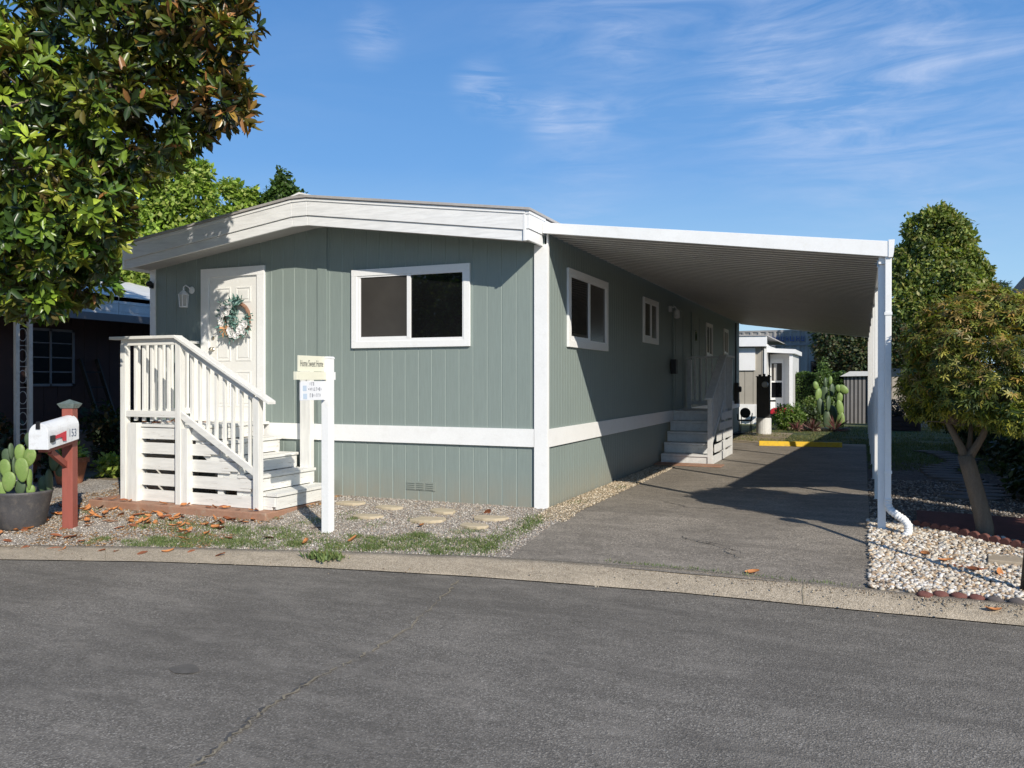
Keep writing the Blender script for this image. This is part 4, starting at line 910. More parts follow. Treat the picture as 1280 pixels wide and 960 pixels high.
for q in ((-5.5,-2.9,5.2),(-4.2,-2.6,5.4),(-6.4,-1.9,6.6),(-5.2,-3.2,3.4),(-4.3,-2.9,4.0),(-7.5,-2.2,5.6),(-3.3,-2.4,5.9)):
    m = MB(); limb(m, wig((-6.62,-2.6,2.5+rnd.random()*.5), q, 6, .10), .085, .018, 8); m.build('branch', M['bark'], mg, smooth=True)
CLM = [(-5.67,-2.72,5.66,1.07),(-4.43,-2.63,5.68,.94),(-3.51,-2.45,5.60,.66),(-2.98,-2.41,5.50,.33),(-2.9,-2.38,4.74,.24),(-3.41,-2.3,4.98,.48),(-5.12,-2.92,4.47,1.03),(-4.01,-2.75,4.6,.68),(-3.87,-2.39,4.65,.51),
 (-5.05,-3.1,3.5,.80),(-4.42,-3.05,3.62,.46),(-4.75,-2.3,4.35,.48),(-4.42,-2.74,3.3,.26),(-5.48,-2.65,2.92,.46),(-5.36,-3.1,2.9,.5),(-5.03,-2.46,2.92,.33),(-6.13,-2.38,2.58,.26),
 (-6.6,-2.6,4.2,1.2),(-6.5,-2.2,6.2,1.4),(-7.4,-2.8,5.0,1.2),(-5.2,-2.0,6.9,1.2),(-4.0,-2.3,6.7,.9),(-6.0,-3.4,5.0,.9),(-6.3,-3.2,3.4,.7),(-6.0,-1.8,7.9,1.0)]
P, d = shell(rough(CLM, 70, .22, .42), 4700, .5, .80)
# whorls of leaves at twig ends
per = 8; n0 = len(P); ax = unit(d + .5*rand_dirs(n0) + np.array([0,0,.35])); t1 = unit(np.cross(ax, rand_dirs(n0))); t2 = np.cross(ax, t1)
ang = (np.arange(per)*2.399)[None,:] + nr.random((n0,1))*6.28; el = .25+.9*(nr.random((n0,per)))
D = (ax[:,None,:]*np.sin(el)[...,None] + (t1[:,None,:]*np.cos(ang)[...,None]+t2[:,None,:]*np.sin(ang)[...,None])*np.cos(el)[...,None]).reshape(-1,3)
Pp = np.repeat(P, per, 0) + D*.02; Up = np.repeat(ax, per, 0) + .25*rand_dirs(len(D)); D = D+np.array([0,0,-.12]); S = .12+.085*nr.random(len(D))
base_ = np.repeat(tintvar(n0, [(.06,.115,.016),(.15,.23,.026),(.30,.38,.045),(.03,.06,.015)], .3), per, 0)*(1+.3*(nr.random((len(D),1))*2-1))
crown_shade = np.repeat(np.clip((P[:,0]+4.6)*1.1+(P[:,2]-4.9)*.8, 0, 1), per); base_ = base_*(1.35-.85*crown_shade[:,None])  # shaded upper right and sunlit lower left put into the leaf colour
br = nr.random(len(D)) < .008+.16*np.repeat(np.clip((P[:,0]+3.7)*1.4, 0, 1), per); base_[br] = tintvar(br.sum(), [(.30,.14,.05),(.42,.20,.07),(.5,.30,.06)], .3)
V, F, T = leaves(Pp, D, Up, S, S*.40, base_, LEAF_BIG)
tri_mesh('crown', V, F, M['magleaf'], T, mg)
m = MB()
for k in range(22):
    i = rnd.randrange(n0); c = Vector(P[i]); a_ = Vector(ax[i]); m.lathe([(.004,0),(.016,.02),(.017,.04),(.004,.085)], c+a_*.03, 8, axis=a_)
m.build('flower_bud', pm('pale_bud', (.55,.50,.20), .15, 9, .5, bd=0), mg); bpy.data.objects['flower_bud']['kind'] = 'stuff'
m = MB()
for k in range(260):
    i = rnd.randrange(n0); c = Vector(P[i]); a_ = Vector(ax[i]); m.tube([c-a_*.32+Vector((rnd.gauss(0,.04),rnd.gauss(0,.04),.02)), c-a_*.15, c], [.011,.008,.005], 5)
o = m.build('twig', M['bark'], mg); o['kind'] = 'stuff'

mp = thing('maple_tree', (4.80,.02,0), 'small round japanese maple with bronze tipped leaves and a leaning forked trunk beside the carport', 'tree')
m = MB(); limb(m, [(4.80,.02,-.05),(4.80,.02,.10),(4.765,.01,.28),(4.71,.0,.50),(4.65,-.01,.72),(4.62,-.02,.84)], .088, .075, 14)
limb(m, [(4.625,-.02,.78),(4.58,-.02,.92),(4.50,-.03,1.08),(4.42,-.05,1.25),(4.3,-.1,1.6)], .048, .02, 10)
limb(m, [(4.63,-.02,.78),(4.70,-.03,.90),(4.77,-.06,1.04),(4.82,-.1,1.2),(4.95,-.2,1.6)], .050, .02, 10)
limb(m, [(4.64,.0,.78),(4.67,.05,1.0),(4.70,.1,1.4)], .035, .015, 8)
m.build('trunk', M['bark'], mp, smooth=True)
CM = [(4.84,-.2,1.80,.82,.84,.60),(4.42,-.25,1.80,.36,.45,.42),(4.75,-.3,2.22,.5,.5,.26),(5.15,-.3,2.2,.5,.5,.26),(5.4,-.15,1.7,.5,.6,.5),(4.55,-.5,1.98,.48,.45,.38),(5.0,-.35,2.05,.55,.55,.36),(4.85,-.6,1.52,.6,.45,.36),(5.3,-.5,1.50,.5,.5,.38),(4.42,.05,1.57,.36,.42,.32),(4.75,.25,2.05,.55,.5,.34),(5.7,-.2,1.9,.5,.6,.45),(4.6,.3,1.5,.6,.5,.4),(6.1,.1,1.8,.6,.7,.6),(6.05,-.72,1.5,.55,.5,.5),(6.6,-1.0,1.5,.6,.55,.5),(7.1,-1.4,1.4,.6,.5,.5),(5.8,-.55,1.25,.4,.4,.35),(6.6,-.3,1.9,.7,.6,.5)]  # clumps far out on the right are unseen, added to shade trunk and bed
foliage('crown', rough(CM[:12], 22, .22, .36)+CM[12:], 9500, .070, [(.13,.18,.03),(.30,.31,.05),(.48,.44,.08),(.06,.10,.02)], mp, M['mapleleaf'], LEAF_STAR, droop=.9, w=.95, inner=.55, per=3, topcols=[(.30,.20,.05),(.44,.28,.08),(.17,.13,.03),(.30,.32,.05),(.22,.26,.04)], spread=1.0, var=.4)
m = MB()
for k in range(60):
    t = rnd.random()*6.28; r_ = rnd.uniform(.35,.75); q = (4.72+r_*math.cos(t), -.2+r_*math.sin(t), rnd.uniform(1.2,2.0)); limb(m, wig((4.68+.15*math.cos(t),-.1+.15*math.sin(t),1.15), q, 3, .15), .011, .004, 5)
o = m.build('twig', M['bark'], mp); o['kind'] = 'stuff'
def tree(name, base, h, clumps, n, ln, cols, label, group=None, r0=.2, droop=.2, bark='barkdark', mat=None, spread=.9, inner=.5, w=.6, per=4):
    t = thing(name, base, label, 'tree', group); b = Vector(base)
    m = MB(); limb(m, wig(b, b+Vector((0,0,h)), 6, .04), r0, r0*.25, 10)
    for c in clumps: limb(m, wig(b+Vector((0,0,h*rnd.uniform(.35,.8))), c[:3], 4, .12), r0*.3, .02, 6)
    m.build('trunk', M[bark], t, smooth=True)
    foliage('crown', rough([(a_,b_,c_,d_*.86) for a_,b_,c_,d_ in clumps], 5*len(clumps), .25, .55), n, ln, cols, t, mat, LEAF_SMALL, droop, w, inner, per=per, spread=spread)
    return t
GL = [(.26,.38,.05),(.34,.46,.07),(.20,.30,.045),(.42,.48,.11)]
rnd.seed(3)
tree('leafy_tree', (-14.6,6.8,0), 5.5, [(-14.6,6.8,5.2,1.5),(-13.5,7.0,6.7,.75),(-12.95,7.25,7.0,.5),(-13.2,7.1,7.6,.38),(-12.75,7.4,6.6,.5),(-13.5,7.0,7.5,.5),(-13.15,7.3,5.3,.85),(-12.7,7.5,6.3,.45),(-15.6,6.5,5.9,1.2),(-14.2,6.9,3.9,1.2),(-12.7,7.5,4.7,.6),(-15.8,6.4,4.3,1.2),(-13.3,7.2,7.4,.35),(-16.6,6,5.2,1.2),(-13.4,6.6,3.2,.9)], 9500, .15, GL, 'tall bright green leafy tree rising behind the left end of the house roof')
tree('leafy_tree', (-13.0,9.6,0), 6, [(-13.2,9.4,6.3,.55),(-12.95,9.5,5.5,.8),(-13.4,9.3,7.25,.3),(-12.95,9.5,6.8,.38),(-13.1,9.4,4.7,.8)], 3300, .15, GL, 'narrow bright green tree top right of the tall leafy tree')
tree('leafy_tree', (-12.0,10.4,0), 6.6, [(-12.0,9.9,7.2,.3),(-12.0,9.9,7.65,.17),(-12.3,9.8,6.9,.28),(-11.7,10.1,6.95,.28),(-12.0,9.9,6.3,.4)], 1100, .14, [(.08,.15,.03),(.11,.19,.035),(.06,.11,.02)], 'small pointed tree top just behind the roof ridge')
tree('round_tree', (7.2,34,0), 7, [(7.0,33.5,7.6,1.5),(6.9,33.3,8.9,.9),(6.0,33,8.6,.7),(7.8,33.8,7.9,.75),(5.8,33,6.8,1.2),(8.2,34,6.5,.95),(8.7,34,6.5,.5),(7.2,33,5.8,1.6),(5.4,32.5,5.2,1.2),(8.9,34.2,5.4,.75),(7.2,33,4.2,1.8),(5.2,32.3,3.8,1.2),(6.6,32.6,7.4,.8),(7.8,33.0,6.9,.8)], 11000, .20, [(.21,.27,.05),(.28,.33,.07),(.13,.18,.04),(.33,.31,.09)], 'tall dense round topped green tree behind the carport on the right', r0=.3)
tree('dark_tree', (3.2,29,0), 3.0, [(3.0,28.5,3.2,1.2),(4.1,28.6,3.4,1.1),(2.2,28.3,3.9,.8),(3.6,28,2.4,.9),(5.0,28.7,3.0,1.0),(2.7,28.2,2.6,.7)], 4200, .15, [(.05,.09,.03),(.12,.13,.05),(.10,.07,.03),(.03,.055,.02)], 'dark bushy tree seen under the carport roof above the shed')
tree('street_tree', (-9,-21,-.3), 5, [(-9,-21,5,2.2),(-11,-21,4.2,1.8),(-7,-21.5,4.0,1.7),(-9.5,-20,3.0,1.7)], 2600, .3, GL, 'broad tree across the street that only shows reflected in the window')
tree('street_tree', (-14,-24,-.3), 5, [(-14,-24,5,2.4),(-16.5,-24,4.2,2),(-13,-23,3.4,2)], 2600, .3, GL, 'second tree across the street that only shows reflected in the window')
# conifer far off
t = thing('conifer_tree', (12.9,59.6,0), 'thin layered conifer far behind the maple', 'tree'); m = MB(); limb(m, [(12.9,59.6,0),(12.9,59.6,8.9)], .2, .03, 8)
Pc, Dc = [], []
for k in range(15):
    z = 5.2+k*.25; r_ = (9.1-z)*.55+.25
    for j in range(6):
        a_ = rnd.random()*6.28; e = Vector((12.9+r_*math.cos(a_), 59.6+r_*math.sin(a_), z+rnd.uniform(-.05,.25))); limb(m, [(12.9,59.6,z), e], .03, .01, 5)
        for i in range(26): q = Vector((12.9,59.6,z)).lerp(e, rnd.uniform(.25,1)); Pc.append((q.x+rnd.gauss(0,.08),q.y+rnd.gauss(0,.08),q.z+rnd.gauss(0,.05))); Dc.append((math.cos(a_)+rnd.gauss(0,.4),math.sin(a_)+rnd.gauss(0,.4),rnd.gauss(0,.3)))
m.build('trunk', M['barkdark'], t); Pc = np.array(Pc); V, F, T = leaves(Pc, np.array(Dc), rand_dirs(len(Pc)), .35, .06, tintvar(len(Pc), [(.05,.09,.07),(.04,.07,.05)], .3), LEAF_SMALL); tri_mesh('crown', V, F, M['leaf'], T, t)
def bush(name, c, r_, n, ln, cols, label, cat='shrub', group=None, stems=4):
    t = thing(name, (c[0],c[1],c[2]-(r_[2])), label, cat, group)
    m = MB()
    for k in range(stems): limb(m, wig((c[0]+rnd.gauss(0,.03),c[1]+rnd.gauss(0,.03),c[2]-r_[2]), (c[0]+rnd.gauss(0,r_[0]*.4),c[1]+rnd.gauss(0,r_[1]*.4),c[2]+r_[2]*.3), 3, .1), .015, .006, 5)
    m.build('stem', M['barkdark'], t); bpy.data.objects[t.children[0].name]['kind'] = 'stuff'
    cl = [(*c, *r_)]+[(c[0]+rnd.gauss(0,r_[0]*.5), c[1]+rnd.gauss(0,r_[1]*.5), c[2]+rnd.gauss(0,r_[2]*.35), r_[0]*.5, r_[1]*.5, r_[2]*.5) for _ in range(4)]
    foliage('leaves', cl, n, ln, cols, t, None, LEAF_SMALL, 0, .55, .4, per=3, keep=.6); return t
DKG = [(.03,.055,.02),(.05,.08,.025),(.025,.04,.015)]
# ---------------------------------------------------------------- neighbour on the left
nl = thing('neighbor_house', (-14,5,0), 'dark red brown single storey home in shade behind the magnolia with a white fascia', 'house')
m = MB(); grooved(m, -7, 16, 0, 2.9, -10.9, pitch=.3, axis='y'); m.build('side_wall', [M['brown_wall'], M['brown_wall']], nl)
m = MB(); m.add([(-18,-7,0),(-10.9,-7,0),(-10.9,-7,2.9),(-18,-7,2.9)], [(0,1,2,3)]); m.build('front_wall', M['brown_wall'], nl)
m = MB(); m.prism([(-10.0,3.28),(-14,4.2),(-18,3.28),(-18,3.2),(-10.0,3.2)], 'y', -7.3, 16); m.build('roof', M['dullwhite'], nl)
m = MB()
y = -7.3
while y < 16: m.box(-10.03,y,2.90,-10.0,min(y+1.6,16),3.30); m.box(-10.0,y+.0,2.99,-9.992,min(y+1.59,16),3.0); m.box(-10.0,y+.0,3.14,-9.992,min(y+1.59,16),3.15); y += 1.61
m.build('fascia', M['dullwhite'], nl)
m = MB(); m.box(-10.9,-7.3,2.86,-10.03,16,2.9); m.build('soffit', M['soffit'], nl)
m = MB(); m.prism([(-10.03,2.78),(-9.92,2.78),(-9.90,2.92),(-10.0,2.92)], 'y', -.0, 16); m.build('gutter_trough', M['bluegrey'], nl)
MB().box(-9.99,3.35,0,-9.93,3.41,2.78).build('downspout', M['bluegrey'], nl)
m = MB(); Z0, Z1, Y0, Y1 = 1.5, 2.62, 1.0, 2.05
for q in ((Y0,Z0,Y1,Z0+.05),(Y0,Z1-.05,Y1,Z1),(Y0,Z0,Y0+.05,Z1),(Y1-.05,Z0,Y1,Z1),((Y0+Y1)/2-.02,Z0,(Y0+Y1)/2+.02,Z1)): m.box(-10.9,q[0],q[1],-10.86,q[2],q[3])
for z in (1.78,2.06,2.34): m.box(-10.885,Y0+.05,z-.01,-10.868,Y1-.05,z+.01)
wn = m.build('window', M['bluegrey'], nl); MB().box(-10.9,Y0,Z0,-10.88,Y1,Z1).build('pane', M['glass'], wn)
m = MB(); m.prism([(-11,2.86),(-8.45,2.72),(-8.45,2.78),(-11,2.93)], 'y', -5, -.52); m.box(-8.47,-5,2.60,-8.44,-.52,2.79); m.build('porch_awning', M['dullwhite'], nl)
for y in (-.91,-.69): MB().box(-8.53,y,-.05,-8.47,y+.06,2.62).build('porch_post', M['dullwhite'], nl)
m = MB()
for k in range(7):
    z = .35+k*.33; m.tube([(-8.5,-.78+.07*math.cos(t),z+.10*math.sin(t)) for t in [i*.55 for i in range(12)]], .005, 5); m.tube([(-8.5,-.85,z+.16),(-8.5,-.69,z+.16)], .005, 5)
m.build('iron_scroll', M['dullwhite'], nl)
ld = thing('leaning_ladder', (-10.5,2.4,0), 'dark wooden ladder leaning against the shaded brown wall', 'ladder')
for dy in (0,.4): MB().beam((-10.2,2.35+dy,0),(-10.85,2.15+dy,2.05), .05, .07).build('rail', M['blackpaint'], ld)
for k in range(6): t_ = .12+k*.15; MB().beam((-10.2-.65*t_,2.35-.2*t_,2.05*t_),(-10.2-.65*t_,2.75-.2*t_,2.05*t_), .04, .03).build('rung', M['blackpaint'], ld)
m = MB(); m.box(-9.9,1.35,0,-9.35,1.8,.62); m.box(-9.93,1.32,.62,-9.32,1.83,.68); tb = m.build('storage_bin', M['bluegrey'], bevel=.02); tag(tb, 'blue grey plastic storage bin in the shade behind the mailbox post', 'bin')
def tpot(x, y, z, r_, label, name='terracotta_pot', plant=True):
    t = thing(name, (x,y,z), label, 'flower pot'); MB().lathe([(r_*.68,0),(r_*.95,r_*1.25),(r_*1.06,r_*1.25),(r_*1.06,r_*1.55),(r_*.95,r_*1.55),(r_*.9,r_*1.35),(.01,r_*1.35)], (x,y,z), 24).build('pot', M['clay'], t, smooth=False)
    if plant: foliage('plant', [(x,y,z+r_*1.7,r_*.9,r_*.9,r_*.5)], 120, .09, GL, t, per=3)
tpot(-8.0,-.35,-.03,.27,'terracotta pot with a small green plant right of the mailbox post')
tpot(-8.9,-.55,-.05,.30,'larger terracotta pot half hidden behind the prickly pear', plant=False)
bush('shade_shrub', (-9.0,1.6,.55), (.55,.5,.55), 500, .12, DKG+[(.14,.09,.03)], 'dark leafy shrub in shade just left of the white landing')
bush('shade_shrub', (-9.4,-.6,.5), (.6,.5,.5), 500, .12, DKG+[(.16,.07,.02)], 'dark shrub behind the prickly pear under the neighbor porch')
bush('shade_shrub', (-8.6,-1.6,.4), (.5,.5,.5), 450, .12, DKG, 'dark low shrub at the far left edge behind the cactus pot')
bush('shade_shrub', (-7.9,.5,.16), (.4,.35,.18), 260, .09, GL, 'low green ground plant between terracotta pot and landing')
# patch of plain fence closing the view behind
# ---------------------------------------------------------------- beyond the driveway
yc = MB(); yc.prism([(11.52,.0),(11.68,.0),(11.655,.12),(11.545,.12)], 'x', 1.28, 3.2); o = yc.build('parking_stop', M['yellow'], bevel=.012); o.rotation_euler = (0,0,R(6)); tag(o, 'yellow painted parking stop across the end of the driveway', 'parking stop')
up = thing('utility_pedestal', (.9,16,0), 'dark grey meter pedestal standing on a white block base behind the house', 'utility box')
m = MB(); m.box(.72,15.9,.5,1.10,16.15,1.72); m.box(.70,15.88,1.72,1.12,16.17,1.75); m.build('cabinet', M['darkbox'], up, bevel=.01)
m = MB(); m.lathe([(.1,0),(.1,.05),(.085,.09)], (.97,15.9,1.5), 16, axis=(0,-1,0)); m.build('meter', M['steel'], up)
m = MB(); m.lathe([(.2,0),(.22,.03),(.22,.48),(.2,.5)], (.92,16.0,0), 20); m.build('base', M['dullwhite'], up)
m = MB(); m.box(.78,15.88,1.75,.84,16.1,1.80); m.box(.9,15.88,1.75,.96,16.1,1.82); m.box(1.04,15.88,1.75,1.1,16.1,1.79); m.build('conduit_stub', M['darkbox'], up)
kg = thing('patio_chair', (.35,16.6,0), 'black round backed metal patio chair beside the pedestal base', 'chair')
m = MB(); m.lathe([(.13,0),(.16,.015),(.13,.03)], (.32,16.5,.62), 20, axis=(0,-1,0)); m.build('backrest', M['black'], kg)
m = MB(); m.lathe([(.2,0),(.21,.02),(.2,.04)], (.34,16.3,.38), 18); m.build('seat', M['black'], kg)
for x, y in ((.18,16.15),(.5,16.15),(.18,16.5),(.5,16.5)): MB().tube([(x,y,0),(x+.02,y,.38),(x+.02,y+.03,.62 if y > 16.3 else .39)], .014, 6).build('leg', M['black'], kg)
m = MB(); m.tube([(.12,16.4,.60),(.12,16.2,.58),(.14,16.15,.4)], .015, 6); m.build('armrest', M['black'], kg); m = MB(); m.tube([(.54,16.4,.60),(.56,16.2,.58),(.52,16.15,.4)], .015, 6); m.build('armrest', M['black'], kg)
hs = MB(); hs.tube([(.3+.5*math.cos(t*.9)*(.4+.03*t), 15.4+.3*math.sin(t*.9), .02+.01*(t%3)) for t in range(26)], .014, 6); tag(hs.build('garden_hose', M['hose']), 'dark garden hose coiled on the dirt at the rear corner of the house', 'hose')
# tan home behind
th = thing('tan_house', (-3,24,0), 'tan manufactured home with white trim beyond the end of the driveway', 'house')
m = MB(); grooved(m, -9, .36, .72, 2.95, 22.0, pitch=.3, phase=.2); m.build('front_wall', [M['tan'], M['darkbox']], th)
m = MB(); m.add([(.36,22,.0),(.36,30,.0),(.36,30,2.95),(.36,22,2.95)], [(0,1,2,3)]); m.build('side_wall', M['dullwhite'], th)
m = MB(); m.box(-9,21.97,0,.36,22.02,.74); [m.box(-9+k*.3,21.962,.02,-8.98+k*.3,21.971,.70) for k in range(31)]; m.build('skirt', M['white'], th)
m = MB(); m.prism([(-9,2.95),(.40,2.88),(.40,3.26),(-9,3.36)], 'y', 21.7, 22.0); m.build('fascia', M['white'], th)
m = MB(); m.prism([(-9,3.36),(.42,3.26),(.42,3.30),(-9,3.42)], 'y', 21.66, 30); m.build('roof', M['roofgrey'], th)
m = MB(); m.box(.30,21.95,.1,.37,22.0,2.9); m.box(.30,21.9,2.85,.45,21.98,2.95); m.build('corner_trim', M['white'], th)
m = MB(); m.box(-1.5,21.94,2.0,-.02,21.998,2.84); wn = m.build('window', M['white'], th); MB().box(-1.4,21.93,2.08,-.62,21.94,2.76).build('pane', M['glass'], wn)
m = MB(); m.box(.4,23.0,.0,1.2,23.1,2.62); m.build('porch_wall', M['white'], th); m = MB(); m.prism([(.36,2.68),(1.36,2.62),(1.36,2.78),(.36,2.84)], 'y', 22.4, 26); m.build('porch_roof', M['white'], th)
m = MB(); m.box(1.14,22.5,0,1.26,22.62,2.64); m.build('porch_post', M['white'], th)
m = MB(); m.box(1.18,22.62,0,1.24,26,2.64); m.build('porch_wall', M['dullwhite'], th)
d = MB().box(.42,22.96,.2,.90,23.0,2.45).build('door', M['white'], th)
MB().box(.47,22.95,1.62,.84,22.961,2.28).build('pane', M['screen'], d); MB().box(.47,22.95,.98,.84,22.961,1.55).build('pane', M['glass'], d); m = MB(); m.box(.55,22.945,1.62,.66,22.95,2.26); m.build('curtain', M['curtain'], d)
m = MB(); m.box(.4,21.9,.32,1.35,22.5,.40); m.box(.4,21.9,0,1.35,21.94,.32); m.build('porch_deck', M['dullwhite'], th)
bk = thing('red_mower', (.95,21.2,0), 'red garden mower with black handle on the lawn in front of the tan house', 'lawn mower')
MB().prism([(.55,.42),(.65,.62),(1.0,.68),(1.3,.58),(1.42,.42)], 'y', 21.0, 21.4).build('hood', M['redplastic'], bk, bevel=.03)
for x in (.62,1.32):
    for y in (20.97,21.4): MB().lathe([(.16,0),(.18,.02),(.18,.05),(.16,.07)], (x,y,.2), 16, axis=(0,1,0)).build('wheel', M['black'], bk)
MB().box(.6,21.03,.28,1.35,21.37,.42).build('deck', M['black'], bk); MB().tube([(.6,21.2,.5),(.5,21.2,.85),(.75,21.2,.92)], .02, 6).build('handle', M['black'], bk); MB().box(.5,21.08,.86,.78,21.32,.92).build('seat', M['black'], bk, bevel=.02)
# big grey ribbed building
gb = thing('ribbed_building', (2,42,0), 'large dark grey ribbed metal building with small blue marks behind the hedge', 'building')
m = MB(); x = -6
prof = []
while x < 9: prof += [(x,0),(x+.07,-.06),(x+.16,-.06),(x+.23,0),(x+.42,0)]; x += .42
m.add([(a_,38+b_,z) for a_, b_ in prof for z in (0,4.35)], [(2*i,2*i+2,2*i+3,2*i+1) for i in range(len(prof)-1)]); m.build('front_wall', M['grey_metal'], gb)
m = MB(); m.prism([(37.95,4.33),(45,4.33),(45,4.43),(37.95,4.43)], 'x', -6, 9); m.build('roof', M['grey_metal'], gb)
m = MB(); m.box(-6,38,0,9,45,.1); m.box(-6,44.9,0,9,45,4.3); m.build('rear_wall', M['grey_metal'], gb)
wn = MB().box(1.05,37.88,1.95,1.80,37.93,2.7).build('window', M['darkbox'], gb); MB().box(1.1,37.87,2.0,1.75,37.88,2.65).build('pane', M['glass'], wn)
m = MB(); x = -.95
for k in range(7):
    w_ = (.17,.2,.22,.16,.30,.22,.2)[k]
    m.box(x,37.90,3.80,x+w_*.25,37.93,4.08); m.box(x+w_*.6,37.90,3.78,x+w_*.8,37.93,4.05); m.box(x,37.897,3.9 if k%2 else 3.8,x+w_*.8,37.903,3.96 if k%2 else 3.86); x += w_+.04
m.build('lettering', M['bluepanel'], gb)
m = MB(); m.box(-1.0,37.90,3.55,1.3,37.925,3.66); m.build('lettering_line', M['bluegrey'], gb)
# hedge, shed, fence
hg = thing('clipped_hedge', (1.9,24.4,0), 'dark green clipped hedge right of the white porch', 'hedge')
nn = 7000; P = np.stack([nr.uniform(1.15,3.0,nn), nr.uniform(24,24.9,nn), nr.uniform(0,1.9,nn)],1); k = nr.integers(0,3,nn); P[k==0,1] = 24+.08*nr.random((k==0).sum()); P[k==1,2] = 1.9-.08*nr.random((k==1).sum()) + .05*np.sin(P[k==1,0]*9)
V, F, T = leaves(P, rand_dirs(nn)+np.array([0,-.4,.3]), rand_dirs(nn), .10, .05, tintvar(nn, [(.09,.17,.04),(.14,.22,.05),(.05,.10,.03)], .3), LEAF_SMALL); tri_mesh('leaves', V, F, M['leaf'], T, hg)
m = MB(); [m.tube([(1.3+k*.22,24.5,0),(1.3+k*.22+rnd.gauss(0,.05),24.5,1.5)], .02, 5) for k in range(8)]; o = m.build('stem', M['barkdark'], hg); o['kind'] = 'stuff'
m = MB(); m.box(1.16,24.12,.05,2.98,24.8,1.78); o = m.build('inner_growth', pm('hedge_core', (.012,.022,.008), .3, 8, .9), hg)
sh = thing('garden_shed', (3.6,24,0), 'grey ribbed metal garden shed with a low gable beside the carport posts', 'shed')
m = MB(); grooved(m, 3.0, 3.93, 0, 1.78, 24.0, pitch=.14, gw=.05, gd=.03, phase=.07); m.build('front_wall', [M['shed'], M['darkbox']], sh)
m = MB(); m.box(3.0,24.04,0,3.03,26,1.78); m.box(3.9,24.04,0,3.93,26,1.78); m.box(3.03,25.97,0,3.9,26,1.78); m.build('side_wall', M['shed'], sh); m = MB(); m.prism([(2.86,1.78),(3.2,1.97),(4.1,1.97),(4.1,1.92),(4.1,1.80)], 'y', 23.85, 26.1); m.build('roof', M['dullwhite'], sh)
MB().box(3.86,23.93,0,3.93,23.99,1.8).build('corner_trim', M['dullwhite'], sh)
fe = thing('tan_fence', (5.3,22,0), 'pale tan vertical board fence seen under the maple branches', 'fence')
x = 4.3; m = MB()
while x < 8.2: m.box(x,22,0,x+.285,22.03,1.75+rnd.uniform(-.01,.01)); x += .30
m.build('board_panel', M['tanfence'], fe); m = MB(); m.box(4.3,22.03,.3,8.2,22.07,.4); m.box(4.3,22.03,1.4,8.2,22.07,1.5); m.build('fence_rail', M['tanfence'], fe)
for x in (4.3,6.3,8.2): MB().box(x,22.08,0,x+.09,22.17,1.8).build('post', M['tanfence'], fe)
pb = thing('planter_box', (4.9,19.5,0), 'dark brown wooden planter box on the shaded grass', 'planter')
m = MB(); [m.box(4.25,19.4,.02+k*.15,5.25,19.44,.155+k*.15) for k in range(3)]; [m.box(4.25,20.0,.02+k*.15,5.25,20.04,.155+k*.15) for k in range(3)]; [m.box(4.2,19.4,.02+k*.15,4.25,20.04,.155+k*.15) for k in range(3)]; m.build('side_board', M['dark_wall'], pb)
for y in (19.36, 19.98): MB().box(5.25,y,0,5.35,y+.1,.6).build('corner_post', M['dark_wall'], pb); MB().box(4.25,19.44,.0,5.25,20.0,.36).build('potting_soil', M['soil'], pb)
bush('planter_shrub', (4.65,19.7,.72), (.38,.3,.35), 500, .08, [(.09,.06,.08),(.07,.08,.05)], 'dusky purple shrub growing in the planter box')
# garden at the end of the lawn
for i, (x, y, r_, h, cols, lab) in enumerate([(1.45,18.6,.5,.42,[(.15,.25,.04),(.11,.20,.035),(.20,.28,.06)],'bright green round shrub at the left end of the garden bed'),
    (1.95,19.6,.4,.35,DKG+[(.1,.14,.04)],'darker low shrub behind the bright green one'),(1.95,21.8,.45,.5,[(.12,.2,.04),(.16,.2,.05)],'yellow green shrub in front of the clipped hedge'),(2.3,23.6,.28,1.25,[(.12,.2,.04),(.10,.16,.04)],'tall thin shoot rising above the clipped hedge')]):
    bush('garden_shrub', (x,y,h), (r_,r_*.8,h), 900, .09, cols, lab)
for i, (x, y, s_c) in enumerate(((1.75,17.9,.32),(2.2,18.1,.42),(2.85,18.2,.50))):
    nb = 70; t_ = thing('cordyline', (x,y,0), ['small dusky red spiky plant left in the garden bed','dusky red spiky plant in the middle of the garden bed','largest red spiky plant in front of the tall cactus'][i], 'plant')
    Dd = rand_dirs(nb)*1.0+np.array([0,0,.75]); V, F, T = leaves(np.tile((x,y,.06),(nb,1)), Dd, rand_dirs(nb)+np.array([0,0,1]), s_c*(.7+.5*nr.random(nb)), .04, tintvar(nb, [(.22,.07,.08),(.14,.05,.06),(.28,.15,.12),(.10,.07,.05)], .3), LEAF_SMALL); tri_mesh('leaves', V, F, M['grass'], T, t_)
    MB().lathe([(.05,0),(.04,.1)], (x,y,0), 8).build('stem', M['barkdark'], t_)
tcx = thing('tall_cactus', (2.7,20,0), 'tall branching prickly pear cactus in the garden bed in front of the shed', 'cactus')
def pad3(x, z, w_, h_, y, tilt, face, mt): 
    m = MB(); m.ball((0,0,0), (w_/2,.05,h_/2), 9); k = Matrix.Rotation(R(face),3,'Z') @ Matrix.Rotation(R(tilt),3,'Y'); m.v = [tuple(k@Vector(v)+Vector((x,y,z))) for v in m.v]; m.build('pad', M[mt], tcx, smooth=True)
